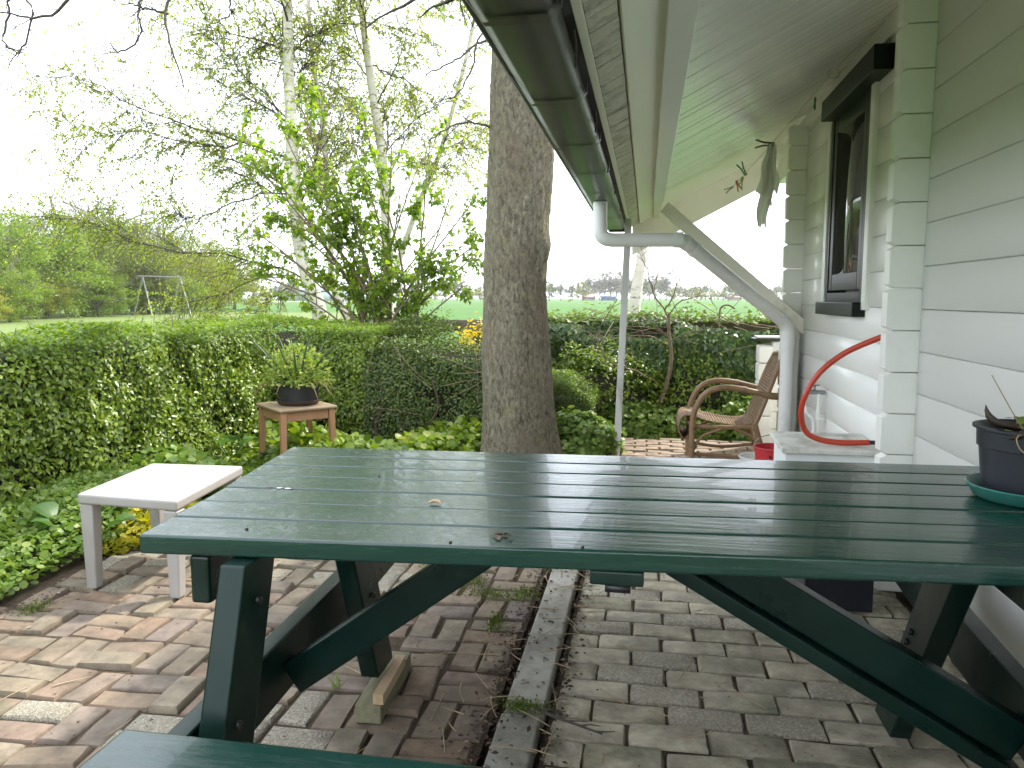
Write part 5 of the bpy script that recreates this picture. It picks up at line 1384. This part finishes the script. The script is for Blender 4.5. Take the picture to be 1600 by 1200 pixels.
# ---- the big tree by the patio: trunk in view, crown above the picture, hanging twigs
def big_tree():
    r = np.random.default_rng(101); o = thing('big_tree', 'thick grey brown tree trunk with yellow lichen beside the eave', 'tree', (-.975, 5.9, -.05))
    zs_ = np.array([-.06, .02, .10, .25, .5, .8, 1.05, 1.3, 1.66, 1.85, 2.05, 2.5, 3.0, 3.6, 4.2, 4.8])
    cx_ = np.interp(zs_, [0, .47, .82, 1.32, 1.66, 2.05, 2.52, 3.0, 4.8], [-.965, -.985, -1.0, -1.012, -.998, -.972, -.952, -.955, -.97])
    rd_ = np.interp(zs_, [-.06, .05, .25, .47, .82, 1.32, 1.66, 2.05, 2.52, 3.0, 4.8], [.335, .302, .288, .279, .264, .242, .241, .247, .242, .222, .19])
    zz = np.linspace(-.06, 4.8, 140); n = 72; a = np.arange(n) * 2 * math.pi / n
    Cx = np.interp(zz, zs_, cx_); Rd = np.interp(zz, zs_, rd_); Cy = 5.9 + .02 * np.sin(zz * 1.3)
    A, Z = np.meshgrid(a, zz)
    rr = Rd[:, None] * (1 + .030 * np.sin(A * 3 + Z * .7) + .018 * np.sin(A * 7 - Z * 1.9) + .010 * np.sin(A * 13 + Z * 5) + .010 * np.sin(Z * 9 + 2 * np.sin(A * 2)))
    rr += r.normal(0, .0022, rr.shape) + .05 * np.exp(-np.clip(Z, 0, 9) / .12) * (np.sin(A * 5 + 1) * .5 + .5)
    # knot on the right side
    rr += .030 * np.exp(-((A - 6.0)**2 / .10 + (Z - 1.62)**2 / .012))
    v = np.stack([Cx[:, None] + rr * np.cos(A), Cy[:, None] + rr * np.sin(A), Z], -1).reshape(-1, 3)
    i = np.arange(139)[:, None] * n; k = np.arange(n)[None]
    Geo().add(v, np.stack([i + k, i + (k + 1) % n, i + n + (k + 1) % n, i + n + k], -1).reshape(-1, 4)).build('trunk', M['bark'], o, 180)
    K = [[(-1.48,5.60,4.05), (-1.98,5.30,3.78), (-2.50,5.00,3.45), (-2.93,4.80,3.28), (-3.08,4.75,3.15), (-3.06,4.70,2.96), (-3.01,4.70,2.78), (-2.96,4.70,2.58)],
     [(-2.93,4.80,3.28), (-3.23,4.75,3.20), (-3.26,4.70,3.07), (-3.24,4.70,2.97), (-3.31,4.70,2.86), (-3.42,4.70,2.84), (-3.47,4.70,2.89)],
     [(-3.08,4.75,3.07), (-3.15,4.70,3.07), (-3.25,4.70,3.11), (-3.29,4.65,3.11)],
     [(-2.50,5.00,3.45), (-2.72,4.90,3.20), (-2.72,4.90,3.10), (-2.80,4.90,3.07)],
     [(-2.0,5.3,3.8),(-2.99,4.90,3.44), (-3.33,4.60,3.31), (-3.54,4.50,3.15), (-3.66,4.50,3.04), (-3.78,4.45,2.98), (-3.87,4.40,2.98), (-4.05,4.40,3.03)],
     [(-3.33,4.60,3.31), (-3.87,4.50,3.19), (-3.86,4.50,3.05), (-3.89,4.50,2.92), (-3.95,4.50,2.82), (-4.02,4.50,2.79)],
     [(-3.53,4.50,3.25), (-3.89,4.40,3.11), (-3.94,4.40,2.97), (-3.99,4.40,2.85), (-3.96,4.40,2.80), (-3.86,4.40,2.76)],
     [(-1.10,5.80,3.67), (-1.11,5.60,3.25), (-1.21,5.50,3.01), (-1.24,5.50,2.84), (-1.35,5.50,2.67), (-1.46,5.50,2.65)],
     [(-1.11,5.70,3.11), (-1.25,5.60,3.04), (-1.34,5.50,2.92), (-1.46,5.50,2.87), (-1.58,5.50,2.81)],
     [(-1.15,5.80,2.50), (-1.30,5.70,2.53), (-1.44,5.60,2.47), (-1.56,5.50,2.36)]]
    g = Geo(); LP = []; LR = []
    for kk, l in enumerate(K):
        P = spline(l, 20); P[1:-1] += r.normal(0, .006, (18, 3)); LP.append(P); LR.append(np.linspace(.016 if kk in (0, 4) else .009, .0045, 20))
    LP = np.array(LP); LR = np.array(LR); g.tubes(LP, LR, 7)
    S, D, q = kids(r, LP, LR, 46, .3, 1, 50, (0, 0, -.1)); P, q = grow(r, S, D, r.uniform(.05, .16, 46), np.full(46, .0036), 6, .2, (0, 0, .12), .8); g.tubes(P, q, 5)
    # the crown overhead (outside the picture, it shades the terrace)
    n1 = 9; S = np.stack([np.full(n1, -.97), np.full(n1, 5.9), r.uniform(3.3, 4.7, n1)], 1); an = np.arange(n1) * 2.4
    D = np.stack([np.cos(an), np.sin(an), r.uniform(.35, .9, n1)], 1); P1, R1 = grow(r, S, D, r.uniform(2.6, 4.2, n1), np.full(n1, .075), 14, .09, (0, 0, .05), .25); g.tubes(P1, R1, 8)
    n2 = 50; S, D, q = kids(r, P1, R1, n2, .25, 1, 45, (0, 0, .15)); P2, R2 = grow(r, S, D, r.uniform(.8, 1.8, n2), np.minimum(q * .6, .03), 10, .12, (0, 0, .04), .25); g.tubes(P2, R2, 6)
    n3 = 160; S, D, q = kids(r, P2, R2, n3, .15, 1, 45, (0, 0, .1)); P3, R3 = grow(r, S, D, r.uniform(.25, .75, n3), np.full(n3, .006), 7, .14, (0, 0, .05), .5)
    ok = (P3[:, :, 2].min(1) > 3.75); g.tubes(P3[ok], R3[ok], 4)
    g.build('limbs', M['twig'], o, 180)
    A, T = along(P3[ok], r, 420, .3); n = len(A)
    g = Geo(); leaf_scatter(g, A, r.normal(0, .7, (n, 3)) + T, r.normal(0, 1, (n, 3)), r.uniform(.05, .11, n), 1.0, 'mid'); g.build('crown', M['tree_leaf_a'], o, 180, kind='stuff')
big_tree()

# ---- small bare tree on the right
def small_tree():
    r = np.random.default_rng(111); o = thing('bare_sapling', 'small nearly leafless tree with spreading thin branches before the ivy', 'tree', (.13, 7.3, -.045))
    K = [([(.12,7.3,-.045),(0.13,7.30,0.20),(0.20,7.30,0.44),(0.24,7.30,0.68),(0.21,7.30,0.92),(0.21,7.30,1.10)], .030, .017),
     ([(0.21,7.30,1.05),(0.15,7.30,1.16),(0.06,7.30,1.30),(0.02,7.30,1.48),(-0.05,7.30,1.60),(-0.07,7.30,1.66)], .013, .004),
     ([(0.17,7.30,1.13),(0.23,7.30,1.25),(0.29,7.30,1.39),(0.33,7.30,1.48),(0.40,7.30,1.55)], .010, .003),
     ([(0.29,7.30,1.39),(0.23,7.30,1.48),(0.19,7.30,1.54)], .006, .003), ([(.06,7.3,1.30),(.10,7.32,1.42),(.09,7.34,1.58),(.13,7.34,1.70)], .006, .003),
     ([(0.16,7.30,0.40),(0.01,7.20,0.52),(-0.13,7.10,0.59),(-0.25,7.00,0.64),(-0.36,6.90,0.71),(-0.44,6.90,0.90),(-0.59,6.90,0.96),(-0.65,6.90,0.99)], .014, .004),
     ([(0.22,7.30,0.80),(0.06,7.20,0.88),(-0.11,7.10,0.90),(-0.28,7.00,0.88),(-0.47,6.90,0.92)], .010, .003),
     ([(0.22,7.30,0.84),(0.36,7.30,0.92),(0.50,7.30,0.95),(.68,7.3,1.0)], .008, .003),
     ([(0.21,7.30,0.89),(0.06,7.20,1.01),(-0.11,7.20,1.10),(-0.20,7.10,1.17)], .008, .003),
     ([(0.21,7.30,1.09),(0.29,7.30,1.19),(0.46,7.30,1.26),(0.58,7.30,1.23),(0.65,7.30,1.10)], .009, .003),
     ([(-0.08,7.13,0.57),(-0.09,7.10,0.69),(-0.13,7.10,0.75)], .006, .003)]
    LP = []; LR = []
    for l, a, b in K[1:]:
        P = spline(l, 14); P[1:] += r.normal(0, .006, (13, 3)); LP.append(P); LR.append(np.linspace(a * .72, b * .6, 14))
    Geo().tube(spline(K[0][0], 20), np.linspace(.027, .012, 20), 9).build('trunk', M['stem'], o, 180)
    LP = np.array(LP); LR = np.array(LR); g = Geo(); g.tubes(LP, LR, 6)
    S, D, q = kids(r, LP, LR, 60, .25, 1, 42, (0, 0, .12)); P, q = grow(r, S, D, r.uniform(.08, .32, 60), np.minimum(q * .6, .0035), 7, .12, (0, 0, .05), .4); g.tubes(P, q, 4)
    g.build('branches', M['stem'], o, 180)
    A, T = along(P, r, 70, .5); g = Geo(); leaf_scatter(g, A, r.normal(0, 1, (70, 3)), r.normal(0, 1, (70, 3)), .018, 1, 'small'); g.build('buds', M['hedge_top_leaf'], o, kind='stuff')
small_tree()

# ---- tree row on the left beyond the lawn, and the far tree lines
def tree_mesh(seed, h, w, nclump, nleaf, lsize, mat, trunkmat, low=.1, bare=.0):
    r = np.random.default_rng(seed)
    T = Geo(); T.tube(spline([(0, 0, 0), (.02 * h, 0, .3 * h), (-.01 * h, .01 * h, .62 * h), (0, 0, .85 * h)], 10), np.linspace(.022 * h, .005 * h, 10), 8)
    nb = 26; S = np.stack([np.zeros(nb), np.zeros(nb), r.uniform(.12, .75, nb) * h], 1); an = r.uniform(0, 6.28, nb)
    D = np.stack([np.cos(an), np.sin(an), r.uniform(.4, 1.4, nb)], 1); P, q = grow(r, S, D, r.uniform(.25, .5, nb) * h, np.full(nb, .008 * h), 8, .1, (0, 0, .06), .3); T.tubes(P, q, 5)
    n2 = 150; S, D, q2 = kids(r, P, q, n2, .2, 1, 42, (0, 0, .2)); P2, q2 = grow(r, S, D, r.uniform(.08, .22, n2) * h, np.full(n2, .0026 * h), 6, .12, (0, 0, .05), .3); T.tubes(P2, q2, 3)
    n3 = 420; S, D, q3 = kids(r, P2, q2, n3, .2, 1, 42, (0, 0, .2)); P3, q3 = grow(r, S, D, r.uniform(.05, .12, n3) * h, np.full(n3, .0013 * h), 5, .12, (0, 0, .05), .4); T.tubes(P3, q3, 3)
    c = r.normal(0, 1, (nclump, 3)); c = norm(c) * (r.random((nclump, 1))**.45)
    C = np.array([0, 0, (.5 + low * .5) * h]) + c * np.array([w / 2, w / 2, (1 - low) * h * .48])
    cr = r.uniform(.06, .13, nclump) * h
    i = r.integers(0, nclump, nleaf); d = norm(r.normal(0, 1, (nleaf, 3))); q = r.random(nleaf)**.4
    Pp = C[i] + d * (cr[i] * q)[:, None] * [1, 1, .75]
    Lg = Geo(); leaf_scatter(Lg, Pp, r.normal(0, 1, (nleaf, 3)), d * .6 + [0, 0, .7] + r.normal(0, .4, (nleaf, 3)), r.uniform(.6, 1.3, nleaf) * lsize, 1.3, 'small')
    tm = T.mesh('trunk', 180); tm.materials.append(trunkmat); lm = Lg.mesh('crown'); lm.materials.append(mat)
    return tm, lm
def plant(name, label, group, meshes, x, y, z, s, sx, rot):
    o = thing(name, label, 'tree', (x, y, z), group); o.scale = (s * sx, s * sx, s); o.rotation_euler.z = rot
    for nm, me in zip(('trunk', 'crown'), meshes):
        c = bpy.data.objects.new(nm, me); COL.objects.link(c); c.parent = o
        if nm == 'crown': c['kind'] = 'stuff'
    return o
variants = [tree_mesh(201, 8, 7.6, 130, 15000, .15, M['tree_leaf_a'], M['grey_twig'], -.05), tree_mesh(202, 9, 7.4, 140, 15000, .13, M['tree_leaf_b'], M['grey_twig'], -.06),
            tree_mesh(203, 7, 7.0, 120, 13000, .14, M['tree_leaf_c'], M['grey_twig'], -.05), tree_mesh(204, 10, 7, 80, 900, .14, M['tree_leaf_b'], M['grey_twig'], .15)]
ROW = [ # px-like order from left to right; (angle deg left of +Y, distance, variant, height scale, width scale, look)
 (45.5, 64, 3, 1.35, 1.0, 'tall nearly bare tree at the left edge behind the green bushes'),
 (44.0, 52, 0, .86, 1.0, 'bright green bushy tree at the left edge of the lawn'),
 (42.3, 60, 1, .80, 1.0, 'olive twiggy tree second from the left edge'),
 (40.8, 58, 0, .92, 1.05, 'full bright green tree left in the row beyond the lawn'),
 (38.9, 64, 1, .95, 1.1, 'hazy olive tree with bare twigs in the left half of the row'),
 (37.0, 68, 1, 1.05, 1.1, 'tallest olive green tree of the row beyond the lawn'),
 (35.4, 72, 2, 1.10, 1.0, 'yellow green tree in the middle of the row beyond the lawn'),
 (33.9, 76, 1, 1.02, 1.0, 'thin olive tree directly behind the swing'),
 (32.3, 82, 2, 1.08, 1.1, 'yellowish tree behind the swing crossbar'),
 (30.8, 88, 0, .98, 1.1, 'green tree right behind the right swing pole'),
 (29.6, 96, 2, .95, 1.2, 'low yellow green tree at the right end of the row'),
 (43.2, 70, 2, 1.0, 1.1, 'yellow green tree in the second rank at the left'),
 (39.8, 74, 2, 1.0, 1.1, 'yellow green tree in the second rank left of the swing'),
 (36.0, 84, 0, 1.15, 1.1, 'green tree in the second rank of the row'),
 (42.9, 50, 0, .42, 1.3, 'low bright bush on the lawn edge at the far left'),
 (33.0, 70, 0, .40, 1.6, 'low green bush on the lawn behind the swing'),
 (41.5, 57, 2, .45, 1.4, 'low yellow green bush under the bright trees at the left'),
 (38.0, 62, 0, .46, 1.5, 'low green bush filling the gap left of the olive trees'),
 (35.0, 69, 1, .50, 1.5, 'low olive bush left of the swing'),
 (31.4, 84, 2, .50, 1.6, 'low yellow bush right of the swing'),
 (44.6, 47, 2, .34, 1.4, 'small yellow green bush at the very left edge')]
for k, (a, d, v_, s, sx, lab) in enumerate(ROW):
    plant('leafy_tree', lab, 'trees in the row beyond the lawn', variants[v_], -math.sin(R(a)) * d, math.cos(R(a)) * d, -.05, s, sx, k * 1.3)

far = [tree_mesh(301, 15, 8, 30, 900, .75, M['far_leaf'], M['grey_twig'], .22), tree_mesh(302, 12, 10, 34, 1300, .75, M['far_leaf_green'], M['grey_twig'], .12), tree_mesh(303, 9, 9, 30, 1500, .7, M['tree_leaf_c'], M['twig'], .05)]
r = np.random.default_rng(310); k = 0
for a in np.arange(-4.6, 12.5, .40):       # right of the trunk, as seen past the post
    d = 470 + 40 * math.sin(a * 3) + r.normal(0, 10); tall = a < 1.6
    v_ = 0 if tall and r.random() < .85 else (1 if r.random() < .6 else 2)
    plant('distant_tree', 'one of the pale distant trees along the horizon right of the big trunk' , 'distant trees right of the big trunk', far[v_], math.sin(R(a)) * d, math.cos(R(a)) * d, -.05, r.uniform(.9, 1.15) * (1.12 if tall else .78), 1.0, k * 2.1); k += 1
for a in np.arange(-36, -5, .85):          # left part, seen through the birches
    d = 430 + 50 * math.sin(a) + r.normal(0, 15); v_ = r.integers(0, 3)
    plant('distant_tree', 'one of the pale distant trees along the horizon behind the birches', 'distant trees behind the birches', far[v_], math.sin(R(a)) * d, math.cos(R(a)) * d, -.05, r.uniform(.6, 1.0), 1.15, k * 1.7); k += 1
for k, (a, d, w, h, wall, roof_, lab) in enumerate(((-2.75, 440, 8, 1.6, (.05,.13,.30), (.10,.16,.28), 'small blue shed at the far edge of the field'), (-4.2, 445, 7, 1.0, (.5,.48,.45), (.26,.15,.12), 'distant white farmhouse with red roof just right of the big trunk'), (6.1, 450, 6, 1.0, (.5,.42,.38), (.26,.15,.12), 'distant farmhouse with red roof right of the bare sapling'), (8.2, 455, 7, 1.0, (.5,.48,.45), (.25,.15,.12), 'distant long farmhouse left of the brace'), (-24, 420, 40, 5, (.42,.55,.52), (.4,.5,.48), 'distant pale green greenhouse seen through the birch twigs'))):
    wm = surf('far_wall_%d' % k, wall, rough=.8); rm = surf('far_roof_%d' % k, roof_, rough=.8)
    x, y = math.sin(R(a)) * d, math.cos(R(a)) * d; o = thing('far_shed' if k in (0, 4) else 'farmhouse', lab, 'shed' if k == 0 else ('greenhouse' if k == 4 else 'house'), (x, y, -.05))
    Geo().box((x, y, h / 2), (w, 8, h)).build('wall', wm, o)
    Geo().extrude([(y - 4.5, h), (y + 4.5, h), (y, h + (1.0 if k == 0 else 1.5))], x - w / 2 - .4, x + w / 2 + .4, 'x').build('roof', rm, o)

# ---------------------------------------------------------------- litter, moss and twigs on the paving
r = np.random.default_rng(401); g = Geo(); n = 1900
y = r.uniform(1.2, 4.6, n); side = r.random(n) < .55
x = np.where(side, -.445 + r.normal(0, .035, n), -.262 + np.abs(r.normal(0, .03, n)))
on = r.random(n) < .12; x = np.where(on, r.uniform(-.42, -.27, n), x)
z = np.where((x > -.395) & (x < -.28), .030, .004)
z = np.where((y < 2.25) & (x > -.40) & (x < -.285), .018, z)
P = np.stack([x, y, z], 1); leaf_scatter(g, P, r.normal(0, 1, (n, 3)) * [1, 1, .15], np.array([0, 0, 1.0]) + r.normal(0, .45, (n, 3)), r.uniform(.008, .024, n), .9, 'small')
n = 550; P = np.stack([r.uniform(-2.5, -.45, n), r.uniform(1.2, 4.0, n), np.full(n, .003)], 1)
leaf_scatter(g, P, r.normal(0, 1, (n, 3)) * [1, 1, .1], np.array([0, 0, 1.0]) + r.normal(0, .35, (n, 3)), r.uniform(.005, .016, n), .9, 'small')
n = 500; P = np.stack([r.uniform(-.25, 1.05, n), r.uniform(1.3, 3.9, n), np.full(n, -.006)], 1)
leaf_scatter(g, P, r.normal(0, 1, (n, 3)) * [1, 1, .1], np.array([0, 0, 1.0]) + r.normal(0, .35, (n, 3)), r.uniform(.003, .010, n), .9, 'small')
n = 900; yy_ = r.uniform(1.2, 4.2, n); P = np.stack([-2.52 - .09 * np.maximum(0, yy_ - 2.9) + np.abs(r.normal(0, .10, n)), yy_, np.full(n, .004)], 1)
leaf_scatter(g, P, r.normal(0, 1, (n, 3)) * [1, 1, .1], np.array([0, 0, 1.0]) + r.normal(0, .35, (n, 3)), r.uniform(.008, .022, n), .9, 'small')
tag(g.build('leaf_litter', M['litter'], None, kind='stuff'), 'dry brown leaf litter in the joints and along the concrete strip', 'litter')
g = Geo(); n = 150
sx_ = np.where(r.random(n) < .6, r.normal(-.40, .13, n), r.uniform(-2.3, .5, n)); st = np.stack([sx_, r.uniform(1.3, 3.6, n), np.full(n, .006)], 1)
st[:, 2] = np.where((sx_ > -.42) & (sx_ < -.26), .034, .006)
an = r.uniform(0, 6.28, n); d = np.stack([np.cos(an), np.sin(an), np.zeros(n)], 1); t = np.linspace(0, 1, 6)[None, :, None]
Q = st[:, None] + d[:, None] * t * r.uniform(.03, .17, (n, 1, 1)) + r.normal(0, .02, (n, 1, 3)) * [1, 1, .15] * t**2; Q[:, :, 2] = np.maximum(Q[:, :, 2], .004)
g.tubes(Q, np.tile(np.linspace(.0022, .0012, 6), (n, 1)), 4)
tag(g.build('dry_twigs', M['straw'], None, 180, kind='stuff'), 'thin dry twigs and stalks scattered on the bricks', 'twigs')
for k, (pts, lab) in enumerate((([(-.31, 2.16, .03), (-.26, 2.12, .028), (-.18, 2.10, .018), (-.10, 2.075, .010)], 'forked dead twig lying across the broken end of the concrete strip'), ([(-2.02, 2.98, .012), (-1.93, 2.95, .016), (-1.85, 2.95, .012)], 'bundle of dry grass under the white table'))):
    g = Geo(); P = spline(pts, 12); g.tube(P, np.linspace(.006, .003, 12), 6)
    for s_ in range(5):
        a = r.uniform(-.8, .8); q = P[2 + s_ * 2]; dd = norm(np.array([math.cos(a), math.sin(a) * (1 if s_ % 2 else -1), .05])); g.tube([q, q + dd * .03, q + dd * .06 + r.normal(0, .004, 3)], [.003, .0022, .001], 5)
    one('dead_twig', g, M['twig'] if k == 0 else M['straw'], lab, 'twig', pts[0], smooth=180)
# moss cushions and grass tufts
g = Geo(); r = np.random.default_rng(402)
for (x, y, sx, sy, n) in ((-.34, 2.14, .06, .03, 380), (-.62, 3.05, .10, .05, 500), (-.72, 3.2, .05, .09, 400), (-.93, 3.35, .07, .10, 500), (-.55, 2.78, .03, .10, 350), (-.66, 3.75, .10, .06, 500), (-1.15, 3.6, .06, .06, 300), (-.48, 3.1, .05, .06, 350), (-2.4, 2.6, .05, .06, 250), (-1.25, 1.45, .03, .1, 220)):
    P = np.stack([x + r.normal(0, sx * .6, n), y + r.normal(0, sy * .6, n), r.uniform(-.006, .012, n) + (.03 if abs(x + .34) < .01 else 0)], 1)
    leaf_scatter(g, P, r.normal(0, .6, (n, 3)) + [0, 0, .8], r.normal(0, 1, (n, 3)), r.uniform(.006, .014, n), .8, 'small')
tag(g.build('moss', M['moss'], None, kind='stuff'), 'cushions of bright moss in the brick joints', 'moss')
def tuft(x, y, n, h, lab, seed):
    r = np.random.default_rng(seed); g = Geo(); P = np.stack([x + r.normal(0, .012, n), y + r.normal(0, .012, n), np.full(n, -.005)], 1)
    leaf_scatter(g, P, np.stack([r.normal(0, .45, n), r.normal(0, .45, n), np.ones(n)], 1), r.normal(0, 1, (n, 3)) * [1, 1, .2], r.uniform(.5, 1, n) * h, .35, 'strap')
    one('grass_tuft', g, M['cover_leaf'], lab, 'grass tuft', (x, y, -.005), 'grass tufts in the paving', smooth=180)
tuft(-.96, 2.22, 16, .07, 'grass tuft beside the mossy wooden block', 1); tuft(-.50, 3.02, 14, .06, 'grass tuft between two pebble pavers near the concrete strip', 2); tuft(.0, 3.45, 12, .05, 'grass tuft on the grey path below the table edge', 3)
tuft(-2.45, 2.35, 14, .06, 'grass tuft at the left edge of the terrace', 4)
# ---------------------------------------------------------------- air: pale haze over the fields
hm = bpy.data.materials.new('pale_air'); hm.use_nodes = True
hn = hm.node_tree; hn.nodes.remove(hn.nodes['Principled BSDF'])
pv = hn.nodes.new('ShaderNodeVolumePrincipled'); pv.inputs['Color'].default_value = (.95, .965, .985, 1); pv.inputs['Density'].default_value = .0003; pv.inputs['Anisotropy'].default_value = .2
hn.links.new(pv.outputs[0], hn.nodes['Material Output'].inputs['Volume'])
hz = Geo().box((0, 300, 9), (1600, 1000, 20.2)).build('haze', hm)
hz['kind'] = 'stuff'; hz['label'] = 'thin pale haze lying over the fields'
